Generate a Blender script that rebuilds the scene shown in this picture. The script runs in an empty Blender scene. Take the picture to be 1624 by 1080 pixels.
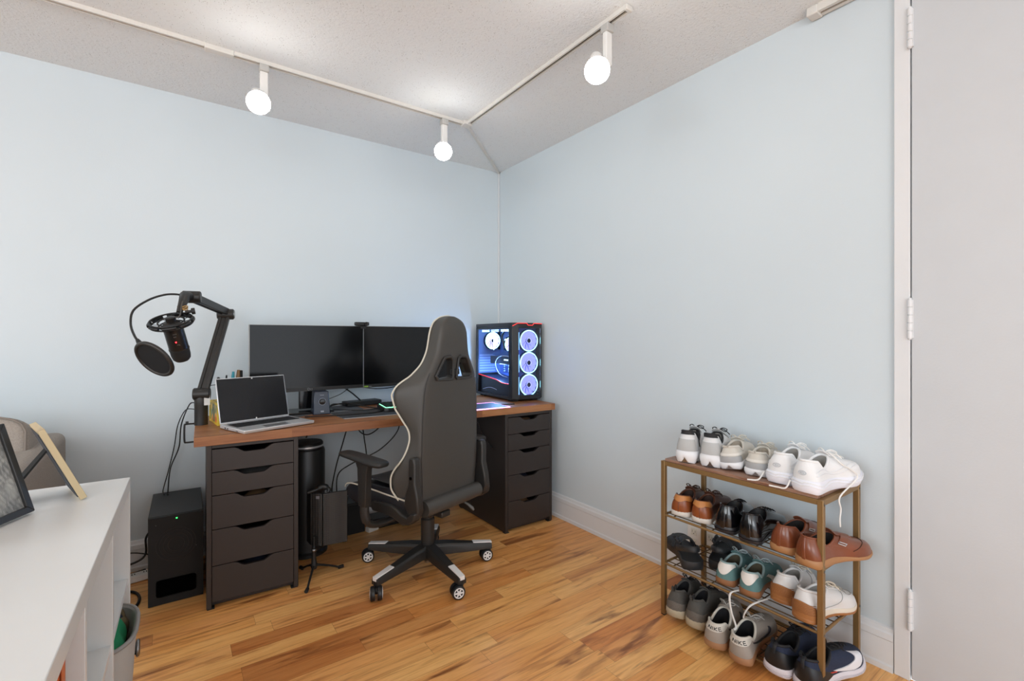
import bpy, bmesh, math, random
from mathutils import Vector, Matrix
random.seed(7)
PI = math.pi
SC = bpy.context.scene
COL = SC.collection

# ------------------------------------------------------------------ camera, world, exposure
CAM = (-2.04, -3.02, 1.16)
cd = bpy.data.cameras.new('camera'); cam = bpy.data.objects.new('camera', cd); COL.objects.link(cam)
cam.location = CAM
cam.rotation_euler = (PI / 2, 0, -math.radians(35.602))
cd.sensor_width = 36.0; cd.lens = 36.0 * 751 / 1624
cd.shift_y = -4 / 1624.0; cd.clip_start = 0.02
SC.camera = cam
w = bpy.data.worlds.new('world'); SC.world = w; w.use_nodes = True
w.node_tree.nodes['Background'].inputs[0].default_value = (0.87, 0.93, 1.0, 1)
w.node_tree.nodes['Background'].inputs[1].default_value = 0.95
SC.view_settings.view_transform = 'Standard'
SC.view_settings.look = 'None'
SC.view_settings.exposure = 1.2
SC.view_settings.gamma = 1.0
SC.view_settings.use_curve_mapping = False
BULB_STRENGTH = 20.0
def fill_light(name, loc, target, sx, sy, power):
    l = bpy.data.lights.new(name, 'AREA'); l.shape = 'RECTANGLE'; l.size = sx; l.size_y = sy; l.energy = power; l.color = (.89, .95, 1.0)
    o = bpy.data.objects.new(name, l); COL.objects.link(o); o.location = loc
    o.rotation_euler = (Vector(target) - Vector(loc)).to_track_quat('-Z', 'Y').to_euler()
# added fill lights, no windows built: one far left, one behind left of camera
fill_light('unseen_fill_left', (-6.1, -2.8, 1.75), (0, -1.9, .8), 2.6, 1.3, 46)
fill_light('unseen_fill_rear', (-3.9, -6.1, 1.75), (-1.2, 0, .8), 2.6, 1.3, 22)

# ------------------------------------------------------------------ helpers
def lin(h):
    if isinstance(h, str):
        h = h.lstrip('#'); c = [int(h[i:i + 2], 16) / 255 for i in (0, 2, 4)]
        return tuple((v / 12.92 if v <= .04045 else ((v + .055) / 1.055) ** 2.4) for v in c) + (1,)
    return tuple(h) + (1,)

MATS = {}
def mat(name, col, rough=.5, metal=0., spec=.5, bump=0., bscale=200., var=0., vscale=8., emit=None, es=0., coat=0., stretch=(1, 1, 1), trans=0.):
    if name in MATS: return MATS[name]
    m = bpy.data.materials.new(name); m.use_nodes = True; MATS[name] = m
    nt = m.node_tree; N = nt.nodes; Lk = nt.links; b = N['Principled BSDF']
    b.inputs['Base Color'].default_value = lin(col); b.inputs['Roughness'].default_value = rough
    b.inputs['Metallic'].default_value = metal; b.inputs['Specular IOR Level'].default_value = spec
    b.inputs['Coat Weight'].default_value = coat; b.inputs['Transmission Weight'].default_value = trans
    if emit:
        b.inputs['Emission Color'].default_value = lin(emit); b.inputs['Emission Strength'].default_value = es
    tc = N.new('ShaderNodeTexCoord'); mp = N.new('ShaderNodeMapping'); mp.inputs['Scale'].default_value = stretch
    Lk.new(tc.outputs['Object'], mp.inputs['Vector'])
    n = N.new('ShaderNodeTexNoise'); n.inputs['Scale'].default_value = vscale; n.inputs['Detail'].default_value = 4
    Lk.new(mp.outputs[0], n.inputs['Vector'])
    mx = N.new('ShaderNodeMix'); mx.data_type = 'RGBA'
    c = lin(col); v = max(var, .03)
    mx.inputs['A'].default_value = tuple(x * (1 - v) for x in c[:3]) + (1,)
    mx.inputs['B'].default_value = tuple(min(1, x * (1 + v)) for x in c[:3]) + (1,)
    Lk.new(n.outputs['Fac'], mx.inputs['Factor']); Lk.new(mx.outputs['Result'], b.inputs['Base Color'])
    if bump:
        n2 = N.new('ShaderNodeTexNoise'); n2.inputs['Scale'].default_value = bscale; n2.inputs['Detail'].default_value = 3
        Lk.new(mp.outputs[0], n2.inputs['Vector'])
        bp = N.new('ShaderNodeBump'); bp.inputs['Strength'].default_value = bump; bp.inputs['Distance'].default_value = .002
        Lk.new(n2.outputs['Fac'], bp.inputs['Height']); Lk.new(bp.outputs[0], b.inputs['Normal'])
    return m

class MB:
    def __init__(s): s.v = []; s.f = []
    def add(s, vs, fs):
        o = len(s.v); s.v += [tuple(v) for v in vs]; s.f += [tuple(i + o for i in f) for f in fs]; return s
    def box(s, c, d, rz=0., M=None):
        hx, hy, hz = d[0] / 2, d[1] / 2, d[2] / 2
        vs = [Vector((x * hx, y * hy, z * hz)) for x in (-1, 1) for y in (-1, 1) for z in (-1, 1)]
        R = M if M is not None else Matrix.Rotation(rz, 3, 'Z')
        vs = [R @ v + Vector(c) for v in vs]
        return s.add(vs, [(0, 1, 3, 2), (4, 6, 7, 5), (0, 4, 5, 1), (2, 3, 7, 6), (0, 2, 6, 4), (1, 5, 7, 3)])
    def b2(s, a, b):
        return s.box([(a[i] + b[i]) / 2 for i in range(3)], [abs(b[i] - a[i]) for i in range(3)])
    def loft(s, rings, cap=True, closed=True, loop=False):
        n = len(rings[0]); o = len(s.v); fs = []
        for r in rings: s.v += [tuple(p) for p in r]
        m = len(rings)
        for i in range(m if loop else m - 1):
            a = o + i * n; b = o + ((i + 1) % m) * n
            for j in range(n if closed else n - 1):
                k = (j + 1) % n; fs.append((a + j, a + k, b + k, b + j))
        if cap and closed and not loop:
            fs.append(tuple(o + j for j in reversed(range(n)))); fs.append(tuple(o + (m - 1) * n + j for j in range(n)))
        s.f += fs; return s
    def tube(s, pts, r, n=8, cap=True, loop=False, flat=1.0):
        pts = [Vector(p) for p in pts]; m = len(pts); rings = []; prev = None
        for i, p in enumerate(pts):
            if loop: t = pts[(i + 1) % m] - pts[i - 1]
            else: t = pts[min(i + 1, m - 1)] - pts[max(i - 1, 0)]
            t.normalize()
            if prev is None:
                a = Vector((0, 0, 1)) if abs(t.z) < .9 else Vector((1, 0, 0))
                u = t.cross(a).normalized()
            else:
                u = (prev - t * prev.dot(t)).normalized()
            prev = u; w_ = t.cross(u)
            rr = r[i] if isinstance(r, (list, tuple)) else r
            rings.append([p + (u * math.cos(2 * PI * k / n) + w_ * math.sin(2 * PI * k / n) * flat) * rr for k in range(n)])
        return s.loft(rings, cap, True, loop)
    def lathe(s, prof, c=(0, 0, 0), n=32, M=None, cap=True):
        R = M if M is not None else Matrix.Identity(3); C = Vector(c)
        rings = [[R @ Vector((max(r, 1e-4) * math.cos(2 * PI * k / n), max(r, 1e-4) * math.sin(2 * PI * k / n), z)) + C for k in range(n)] for r, z in prof]
        return s.loft(rings, cap)
    def prism(s, out, t0, t1, f):
        """outline [(a,b)] extruded between t0 and t1, f(a,b,t)->point"""
        n = len(out); vs = [f(a, b, t0) for a, b in out] + [f(a, b, t1) for a, b in out]
        fs = [tuple(range(n)), tuple(reversed(range(n, 2 * n)))] + [(i, n + i, n + (i + 1) % n, (i + 1) % n) for i in range(n)]
        return s.add(vs, fs)
    def grid(s, P):
        n = len(P[0]); o = len(s.v)
        for r in P: s.v += [tuple(p) for p in r]
        for i in range(len(P) - 1):
            for j in range(n - 1):
                a = o + i * n + j; s.f.append((a, a + 1, a + n + 1, a + n))
        return s
    def sphere(s, c, r, n=16, sq=(1, 1, 1)):
        rings = []
        for i in range(n // 2 + 1):
            a = PI * i / (n // 2); q = max(math.sin(a), 1e-3)
            rings.append([(c[0] + r * sq[0] * q * math.cos(2 * PI * k / n), c[1] + r * sq[1] * q * math.sin(2 * PI * k / n), c[2] - r * sq[2] * math.cos(a)) for k in range(n)])
        return s.loft(rings)

def obj(name, mb, m, parent=None, smooth=None, bevel=0., seg=2, sub=0, solid=0., loc=None, rz=None, label=None):
    me = bpy.data.meshes.new(name); me.from_pydata(mb.v, [], mb.f); me.validate()
    bm = bmesh.new(); bm.from_mesh(me); bmesh.ops.recalc_face_normals(bm, faces=bm.faces); bm.to_mesh(me); bm.free()
    o = bpy.data.objects.new(name, me); COL.objects.link(o)
    if isinstance(m, (list, tuple)):
        for x in m: me.materials.append(x)
    else: me.materials.append(m)
    if parent: o.parent = parent
    if loc: o.location = loc
    if rz is not None: o.rotation_euler = (0, 0, rz)
    if solid:
        md = o.modifiers.new('solid', 'SOLIDIFY'); md.thickness = solid; md.offset = 0
    if bevel:
        md = o.modifiers.new('bevel', 'BEVEL'); md.width = bevel; md.segments = seg; md.limit_method = 'ANGLE'; md.angle_limit = .6
    if sub:
        md = o.modifiers.new('sub', 'SUBSURF'); md.levels = sub; md.render_levels = sub
    if smooth is None: smooth = 1.1 if not bevel else .7
    if smooth or sub:
        for p in me.polygons: p.use_smooth = True
        if not sub:
            bm = bmesh.new(); bm.from_mesh(me)
            for e in bm.edges:
                if len(e.link_faces) == 2 and e.calc_face_angle(0) > (smooth if isinstance(smooth, float) else .7): e.smooth = False
            bm.to_mesh(me); bm.free()
    if label: o['label'] = label
    return o
def thing(name, label, cat, loc=(0, 0, 0), rz=0., group=None):
    o = bpy.data.objects.new(name, None); COL.objects.link(o); o.empty_display_size = .05
    o.location = loc; o.rotation_euler = (0, 0, rz); o['label'] = label; o['category'] = cat
    if group: o['group'] = group
    return o
def tag(o, label, cat, group=None):
    o['label'] = label; o['category'] = cat
    if group: o['group'] = group
    return o
def struct(o): o['kind'] = 'structure'; return o
def smoothpath(pts, k=6):
    pts = [Vector(p) for p in pts]; out = []
    for i in range(len(pts) - 1):
        p0 = pts[max(i - 1, 0)]; p1 = pts[i]; p2 = pts[i + 1]; p3 = pts[min(i + 2, len(pts) - 1)]
        for j in range(k):
            t = j / k
            out.append(.5 * ((2 * p1) + (p2 - p0) * t + (2 * p0 - 5 * p1 + 4 * p2 - p3) * t * t + (3 * p1 - p0 - 3 * p2 + p3) * t ** 3))
    out.append(pts[-1]); return out
def interp(x, T):
    if x <= T[0][0]: return T[0][1]
    for (a, p), (b, q) in zip(T, T[1:]):
        if x <= b: return p + (q - p) * (x - a) / (b - a)
    return T[-1][1]
def sst(a, b, x):
    t = min(1, max(0, (x - a) / (b - a))); return t * t * (3 - 2 * t)

# node helper for custom shaders
class NT:
    def __init__(s, name):
        s.m = bpy.data.materials.new(name); s.m.use_nodes = True; s.t = s.m.node_tree; s.b = s.t.nodes['Principled BSDF']
        MATS[name] = s.m
    def n(s, typ, **k):
        x = s.t.nodes.new(typ)
        for a, v in k.items(): setattr(x, a, v)
        return x
    def l(s, a, b): s.t.links.new(a, b)
    def math(s, op, a, b=None, c=None):
        x = s.t.nodes.new('ShaderNodeMath'); x.operation = op
        for i, v in enumerate((a, b, c)):
            if v is None: continue
            if isinstance(v, (int, float)): x.inputs[i].default_value = v
            else: s.l(v, x.inputs[i])
        return x.outputs[0]
    def ramp(s, fac, stops, interp='LINEAR'):
        x = s.t.nodes.new('ShaderNodeValToRGB'); cr = x.color_ramp; cr.interpolation = interp
        while len(cr.elements) < len(stops): cr.elements.new(.5)
        for e, (p, c) in zip(cr.elements, stops): e.position = p; e.color = lin(c)
        s.l(fac, x.inputs[0]); return x.outputs[0]
    def mix(s, fac, a, b, mode='MIX'):
        x = s.t.nodes.new('ShaderNodeMix'); x.data_type = 'RGBA'; x.blend_type = mode
        if isinstance(fac, (int, float)): x.inputs['Factor'].default_value = fac
        else: s.l(fac, x.inputs['Factor'])
        for key, v in (('A', a), ('B', b)):
            if isinstance(v, (str, tuple)): x.inputs[key].default_value = lin(v) if isinstance(v, str) else v
            else: s.l(v, x.inputs[key])
        return x.outputs['Result']

def plank_material(name, rowh, length, stops, along='x', rough=.3, gap='2a1508', gapw=.012, streak=.55, bumpy=.15, spots=True):
    T = NT(name); tc = T.n('ShaderNodeTexCoord'); sp = T.n('ShaderNodeSeparateXYZ'); T.l(tc.outputs['Object'], sp.inputs[0])
    X, Y = (sp.outputs[0], sp.outputs[1]) if along == 'x' else (sp.outputs[1], sp.outputs[0])
    yr = T.math('ADD', T.math('DIVIDE', Y, rowh), .37); row = T.math('FLOOR', yr); fy = T.math('FRACT', yr)
    wn = T.n('ShaderNodeTexWhiteNoise', noise_dimensions='1D'); T.l(row, wn.inputs['W'])
    xo = T.math('ADD', T.math('DIVIDE', X, length), T.math('MULTIPLY', wn.outputs['Value'], 7.3))
    colx = T.math('FLOOR', xo); fx = T.math('FRACT', xo)
    cb = T.n('ShaderNodeCombineXYZ'); T.l(row, cb.inputs[0]); T.l(colx, cb.inputs[1])
    w2 = T.n('ShaderNodeTexWhiteNoise', noise_dimensions='2D'); T.l(cb.outputs[0], w2.inputs['Vector'])
    base = T.ramp(w2.outputs['Value'], stops)
    # grain coordinates, each plank shifted
    gx = T.math('ADD', T.math('MULTIPLY', X, 1.0), T.math('MULTIPLY', w2.outputs['Value'], 31.0))
    gc = T.n('ShaderNodeCombineXYZ'); T.l(T.math('MULTIPLY', gx, 1.6), gc.inputs[0]); T.l(T.math('MULTIPLY', T.math('ADD', Y, sp.outputs[2]), 22.), gc.inputs[1]); T.l(T.math('MULTIPLY', w2.outputs['Value'], 9.), gc.inputs[2])
    g1 = T.n('ShaderNodeTexNoise'); g1.inputs['Scale'].default_value = 1.6; g1.inputs['Detail'].default_value = 6; g1.inputs['Distortion'].default_value = 1.2; T.l(gc.outputs[0], g1.inputs['Vector'])
    g2 = T.n('ShaderNodeTexNoise'); g2.inputs['Scale'].default_value = 9.; g2.inputs['Detail'].default_value = 3; T.l(gc.outputs[0], g2.inputs['Vector'])
    dark = T.ramp(g1.outputs['Fac'], [(0.0, '#6a3c1c'), (.36, '#a8713f'), (.47, '#f4e6d6'), (.6, '#ffffff'), (1.0, '#ffffff')])
    c1 = T.mix(streak, base, dark, 'MULTIPLY')
    fine = T.ramp(g2.outputs['Fac'], [(.3, '#c8b09a'), (.6, '#ffffff')])
    c2 = T.mix(.28, c1, fine, 'MULTIPLY')
    if spots:
        gd = T.n('ShaderNodeCombineXYZ'); T.l(T.math('MULTIPLY', gx, 1.3), gd.inputs[0]); T.l(T.math('MULTIPLY', Y, 7.), gd.inputs[1])
        g3 = T.n('ShaderNodeTexNoise'); g3.inputs['Scale'].default_value = 1.7; g3.inputs['Detail'].default_value = 5; g3.inputs['Distortion'].default_value = .6; T.l(gd.outputs[0], g3.inputs['Vector'])
        kn = T.ramp(g3.outputs['Fac'], [(0.0, '#ffffff'), (.60, '#ffffff'), (.70, '#7a4a2c'), (.8, '#4a2616')])
        c2 = T.mix(.75, c2, kn, 'MULTIPLY')
    # gaps
    e1 = T.math('LESS_THAN', fy, gapw * .6); e2 = T.math('LESS_THAN', fx, gapw * .6 * rowh / length * 1.2)
    gp = T.math('MAXIMUM', e1, e2)
    c3 = T.mix(T.math('MULTIPLY', gp, .8), c2, '#' + gap)
    T.l(c3, T.b.inputs['Base Color']); T.b.inputs['Roughness'].default_value = rough
    rr = T.math('ADD', T.math('MULTIPLY', g2.outputs['Fac'], .12), rough - .06); T.l(rr, T.b.inputs['Roughness'])
    bp = T.n('ShaderNodeBump'); bp.inputs['Strength'].default_value = bumpy; bp.inputs['Distance'].default_value = .001
    hh = T.math('SUBTRACT', g2.outputs['Fac'], T.math('MULTIPLY', gp, 2.)); T.l(hh, bp.inputs['Height']); T.l(bp.outputs[0], T.b.inputs['Normal'])
    return T.m

# ------------------------------------------------------------------ shared materials
M_FLOOR = plank_material('oak_strip_floor', .083, .62, [(0, '#e09450'), (.2, '#f5b56a'), (.45, '#fcc67e'), (.65, '#eca763'), (.85, '#f7bb74'), (.96, '#c67b40'), (1, '#a65c34')], rough=.32, streak=.46)
M_DESK = plank_material('walnut_block', .045, .5, [(0, '#8c5a38'), (.35, '#9d6942'), (.6, '#ab774c'), (1, '#93603c')], rough=.42, gapw=.006, gap='4a2a18', streak=.4, spots=False)
M_RACKTOP = plank_material('rack_top_wood', .5, 3., [(0, '#9a7a69'), (1, '#9a7a69')], along='y', rough=.5, gapw=0., streak=.7, spots=False)
M_WALL = mat('wall_paint_pale_blue', '#d0dadf', .5, bump=.12, bscale=160, var=.006, vscale=2)
def ceiling_mat():
    T = NT('stippled_ceiling'); tc = T.n('ShaderNodeTexCoord')
    v = T.n('ShaderNodeTexVoronoi'); v.inputs['Scale'].default_value = 120.; T.l(tc.outputs['Object'], v.inputs['Vector'])
    n = T.n('ShaderNodeTexNoise'); n.inputs['Scale'].default_value = 90.; n.inputs['Detail'].default_value = 4; T.l(tc.outputs['Object'], n.inputs['Vector'])
    n3 = T.n('ShaderNodeTexNoise'); n3.inputs['Scale'].default_value = 30.; n3.inputs['Detail'].default_value = 3; T.l(tc.outputs['Object'], n3.inputs['Vector'])
    pit_shade = T.ramp(v.outputs['Distance'], [(0, '#75726d'), (.12, '#b5b2ad'), (.22, '#ffffff')])  # dark specks put the shade inside the pits into the colour
    sel = T.ramp(n3.outputs['Fac'], [(.44, '#000000'), (.58, '#ffffff')])
    c = T.mix(sel, '#ffffff', pit_shade)
    T.l(T.mix(1., '#edf1f3', c, 'MULTIPLY'), T.b.inputs['Base Color']); T.b.inputs['Roughness'].default_value = .9
    bp = T.n('ShaderNodeBump'); bp.inputs['Strength'].default_value = .9; bp.inputs['Distance'].default_value = .004
    T.l(n.outputs['Fac'], bp.inputs['Height']); T.l(bp.outputs[0], T.b.inputs['Normal'])
    return T.m
M_CEIL = ceiling_mat()
M_TRIM = mat('white_trim_paint', '#dfe0e1', .4, bump=.05, bscale=60)
M_DOOR = mat('white_door_paint', '#c9cccf', .45, bump=.15, bscale=140, var=.01)
M_BLKBROWN = mat('black_brown_laminate', '#2e2724', .45, bump=.1, bscale=300, var=.08, vscale=30, stretch=(1, 1, 6))
M_BLK = mat('black_plastic', '#1c1c1c', .45, var=.05)
M_BLKGLOSS = mat('gloss_black_plastic', '#0d0d0f', .12)
M_BLKMAT = mat('matte_black', '#151515', .8, var=.05)
M_RUB = mat('black_rubber', '#141414', .7)
M_CABLE = mat('black_cable_rubber', '#101010', .5)
M_SILVER = mat('brushed_silver', '#d4d5d7', .35, metal=.5)
M_STEEL = mat('steel', '#8f8f90', .3, metal=1.)
M_WHITEP = mat('white_plastic', '#e8e6e2', .4)
M_CREAM = mat('cream_plastic', '#dcd8cc', .45)
M_LAM = mat('white_laminate', '#e2e3e2', .35, var=.01)
M_DARK = mat('dark_gap', '#050505', .9, spec=0.)
# ------------------------------------------------------------------ room shell
CH = 2.43
struct(obj('floor', MB().b2((-6.2, -6.2, -.1), (.0, .0, 0)), M_FLOOR))
struct(obj('ceiling', MB().b2((-6.2, -6.2, CH), (.0, .0, CH + .1)), M_CEIL))
struct(obj('wall_back', MB().b2((-6.2, .0, 0), (.12, .12, CH)), M_WALL))
struct(obj('wall_left', MB().b2((-6.32, -6.2, 0), (-6.2, .12, CH)), M_WALL))  # unseen wall, added to block world light from the left
wr = MB().b2((0, -2.458, 0), (.12, .0, CH)).b2((0, -6.2, 0), (.12, -3.36, CH)).b2((0, -3.36, 2.36), (.12, -2.458, CH))
struct(obj('wall_right', wr, M_WALL))
BBP = [(0, 0), (.020, 0), (.020, .018), (.014, .024), (.013, .104), (.017, .108), (.016, .128), (.011, .134), (.008, .146), (.0, .15)]
def baseboard(name, f0, a, b):
    struct(obj(name, MB().prism(BBP, a, b, f0), M_TRIM, smooth=.4))
baseboard('baseboard_back', lambda d, z, t: (t, -d, z), -6.2, -.0)
baseboard('baseboard_right', lambda d, z, t: (-d, t, z), -2.456, -.0)
# door casing + door with hinges
struct(obj('trim_1', MB().b2((-.016, -2.502, 0), (.1, -2.458, 2.36)).b2((-.016, -3.36, 0), (.1, -3.316, 2.36)).b2((-.016, -3.36, 2.36), (.1, -2.458, 2.405)), M_TRIM, bevel=.002))
dr = struct(obj('door_1', MB().b2((-.014, -3.313, .008), (.03, -2.5055, 2.357)), M_DOOR, bevel=.002))
for zc in (2.204, 1.224, .243):
    h = MB()
    for k in range(5):
        h.lathe([(.006, 0), (.0075, .001), (.0075, .0245), (.006, .0255)], (-.022, -2.5035, zc - .066 + k * .0265), 14)
    h.lathe([(.002, -.07), (.005, -.069), (.005, .07), (.002, .072)], (-.022, -2.5035, zc), 10)
    h.b2((-.020, -2.512, zc - .064), (-.0142, -2.496, zc + .064))
    obj('hinge', h, M_TRIM, dr, smooth=.5)
# door knob far along the door (beyond the frame edge of the photograph)
kb = MB().lathe([(.03, 0), (.03, .006), (.012, .008), (.011, .03), (.026, .04), (.028, .055), (.018, .066), (.001, .068)], (-.014, -3.24, .95), 24, Matrix.Rotation(-PI / 2, 3, 'Y'))
obj('door_knob', kb, M_STEEL, dr, smooth=.5)
struct(obj('trim_2', MB().b2((-.012, -.010, .9), (-.002, -.001, CH - .004)), M_TRIM))   # thin cable cover in the corner

# ------------------------------------------------------------------ lighting track
M_TRACK = mat('ivory_track_metal', '#dbd8d2', .4)
M_TRK = mat('track_slot', '#5c574e', .6)
def rail(t, name, a, b, w_=.030, h=.017):
    a = Vector(a); b = Vector(b); d = (b - a).normalized(); n = Vector((-d.y, d.x, 0))
    def P(off, z, q): p = (a if q == 0 else b) + n * off; return (p.x, p.y, CH - z)
    o = obj(name, MB().prism([(-w_ / 2, 0), (w_ / 2, 0), (w_ / 2, h), (.007, h), (.007, h - .008), (-.007, h - .008), (-.007, h), (-w_ / 2, h)], 0, 1, P), M_TRACK, t)
    obj('slot', MB().prism([(-.0068, h - .009), (.0068, h - .009), (.0068, h - .0075), (-.0068, h - .0075)], 0, 1, P), M_TRK, o)
    return o
tr = thing('lighting_track', 'ivory L-shaped lighting track screwed to the ceiling', 'lighting track', (0, 0, 0))
rail(tr, 'rail', (-4.6, -.585, 0), (-.66, -.585, 0))
rail(tr, 'rail', (-.625, -.62, 0), (-.625, -1.80, 0))
obj('corner_joint', MB().b2((-.66, -.62, CH - .021), (-.607, -.567, CH)), M_TRACK, tr, bevel=.003)
obj('splice_cover', MB().b2((-1.93, -.604, CH - .023), (-1.82, -.566, CH)), M_TRACK, tr, bevel=.003)
obj('end_cap', MB().b2((-.643, -1.815, CH - .021), (-.607, -1.80, CH)), M_TRACK, tr, bevel=.003)
rw = MB(); A = Vector((-.612, -.572, CH - .006)); B = Vector((-.006, -.006, CH - .006)); d_ = (B - A).normalized(); n_ = Vector((-d_.y, d_.x, 0)) * .009
rw.prism([(-1, .006), (1, .006), (1, -.006), (-1, -.006)], 0, 1, lambda a, z, t: tuple((A if t == 0 else B) + n_ * a + Vector((0, 0, z))))
tag(obj('cable_raceway', rw, M_TRACK, bevel=.002), 'thin white raceway running diagonally over the ceiling into the corner', 'raceway')
t2 = thing('lighting_track', 'short white track end at the wall and ceiling line near the door', 'lighting track', (0, 0, 0))
rail(t2, 'rail', (-.03, -2.235, 0), (-.03, -3.3, 0), .045, .03)
obj('end_cap', MB().b2((-.055, -2.235, CH - .034), (-.005, -2.195, CH)), M_TRACK, t2, bevel=.004)

M_BULB = mat('lit_bulb_glass', '#ffffff', .3, emit='#fffcf6', es=BULB_STRENGTH)
M_GREYP = mat('grey_adapter_plastic', '#b9b7b3', .5)
def spot(adapter, bulb, label):
    t = thing('track_spotlight', label, 'spotlight', (adapter[0], adapter[1], CH - .02), 0, 'bulbs on the ceiling lighting track')
    B = Vector(bulb) - Vector((adapter[0], adapter[1], CH - .02))
    obj('adapter', MB().b2((-.02, -.02, -.03), (.02, .02, .002)), M_GREYP, t, bevel=.004)
    aim = (Vector((-1.9, -3.0, .3)) - Vector(bulb)).normalized()
    neck = B - aim * .115
    st = MB().b2((-.017, -.011, neck.z - .012), (.017, .011, -.028))
    obj('stem', st, M_WHITEP, t, bevel=.004)
    so = MB(); q = aim.to_track_quat('Z', 'Y').to_matrix()
    so.lathe([(.012, -.03), (.024, -.026), (.026, .02), (.022, .03)], neck + aim * .0, 24, q)
    so.tube([Vector((0, 0, neck.z)), neck], .009, 10)
    obj('socket', so, M_WHITEP, t, smooth=.6)
    bu = MB(); bu.lathe([(.014, -.09), (.018, -.07), (.030, -.045), (.0435, -.02), (.0475, -.008)], B, 28, q, cap=False)
    b_ = obj('bulb', bu, M_WHITEP, t, smooth=.9)
    gl = MB(); gl.lathe([(.0470, -.008), (.0480, -.002), (.0475, .006), (.043, .016), (.033, .026), (.018, .032), (.002, .034)], B, 28, q)
    obj('bulb_face', gl, M_BULB, b_, smooth=.9)
    return t
spot((-1.70, -.585), (-1.737, -.70, 2.185), 'leftmost of the lit round bulbs, in front of the back wall')
spot((-.775, -.585), (-.826, -.672, 2.19), 'lit bulb nearest the corner where the two rails meet')
spot((-.625, -1.70), (-.729, -1.745, 2.176), 'lit bulb on the rail running toward the door wall')
# ------------------------------------------------------------------ desk top and drawer units
DZ = .745
DROT = -math.radians(2.4)
dc = Vector((-1.97, -.655, 0))
def D(x, y, z=DZ):   # desk local (x along front from left end, y back from front edge) -> world
    c, s = math.cos(DROT), math.sin(DROT)
    return (dc.x + c * x - s * y, dc.y + s * x + c * y, z)
tag(obj('worktop', MB().b2((0, 0, .705), (1.905, .63, DZ)), M_DESK, bevel=.002, loc=dc, rz=DROT),
    'long walnut butcher-block desk top laid across two dark drawer units', 'desk top')

def drawer_unit(name, label, loc, rz, contents):
    """origin front left foot corner, x right, y back"""
    t = thing(name, label, 'drawer unit', loc, rz, None)
    W, Dp, Hh = .36, .56, .705
    f = .019
    b = MB().b2((0, .0, .006), (f, Dp, Hh)).b2((W - f, .0, .006), (W, Dp, Hh)).b2((f, .002, Hh - .018), (W - f, Dp, Hh)).b2((f, .02, .02), (W - f, Dp, .032)).b2((f, Dp - .012, .02), (W - f, Dp, Hh)).b2((f, .03, .006), (W - f, .045, .03))
    bo = obj('body', b, M_BLKBROWN, t, bevel=.0012)
    obj('foot_pad', MB().b2((.002, .004, 0), (.03, .03, .006)).b2((W - .03, .004, 0), (W - .002, .03, .006)).b2((.002, Dp - .03, 0), (.03, Dp - .004, .006)).b2((W - .03, Dp - .03, 0), (W - .002, Dp - .004, .006)), M_BLKMAT, t)
    hs = [.100, .100, .145, .155, .155]; z = Hh - .018 - .004
    for k, h in enumerate(hs):
        z1 = z; z0 = z - h + .003; z -= h
        x0, x1 = f + .0015, W - f - .0015; xc = (x0 + x1) / 2
        # scooped finger cut in the top edge
        top = []
        for i in range(13):
            q = i / 12; xx = xc - .078 + .156 * q
            dz = .022 * min(1, sst(0, .28, q), sst(0, .28, 1 - q))
            top.append((xx, z1 - dz))
        out = [(x0, z0), (x1, z0), (x1, z1)] + list(reversed(top)) + [(x0, z1)]
        d = obj('drawer', MB().prism(out, -.001, .016, lambda a, bb, tt: (a, tt, bb)), M_BLKBROWN, t, bevel=.001)
        bx = MB().b2((f + .012, .016, z0 + .01), (f + .02, .48, z1 - .035)).b2((W - f - .02, .016, z0 + .01), (W - f - .012, .48, z1 - .035)).b2((f + .012, .016, z0 + .01), (W - f - .012, .48, z0 + .016))
        obj('drawer_box', bx, M_BLKMAT, d)
        c = contents[k]
        if c:
            mb = MB()
            if c == 'paper': mb.b2((xc - .1, .04, z0 + .017), (xc + .1, .30, z1 - .034))
            else: mb.sphere((xc + .02, .12, z0 + .06), .06, 12, (1.2, .8, (z1 - .030 - z0 - .06) / .06))
            m = {'paper': mat('grey_paper_stack', '#8d8b88', .7), 'cloth': mat('dark_blue_cloth', '#23293c', .8), 'tan': mat('tan_leather_item', '#8b6a4a', .6)}[c]
            obj('drawer_contents', mb, m, d, smooth=.7)
    return t
pL = Vector((-1.925, -.633, 0))
drawer_unit('drawer_unit', 'dark brown five-drawer unit under the left end of the desk, beside the subwoofer', pL, DROT, [None, 'paper', 'tan', None, 'cloth'])
drawer_unit('drawer_unit', 'dark brown five-drawer unit under the right end of the desk, next to the white baseboard', (-.443, -.722, 0), 0, ['tan', None, None, 'cloth', 'tan'])

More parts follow.
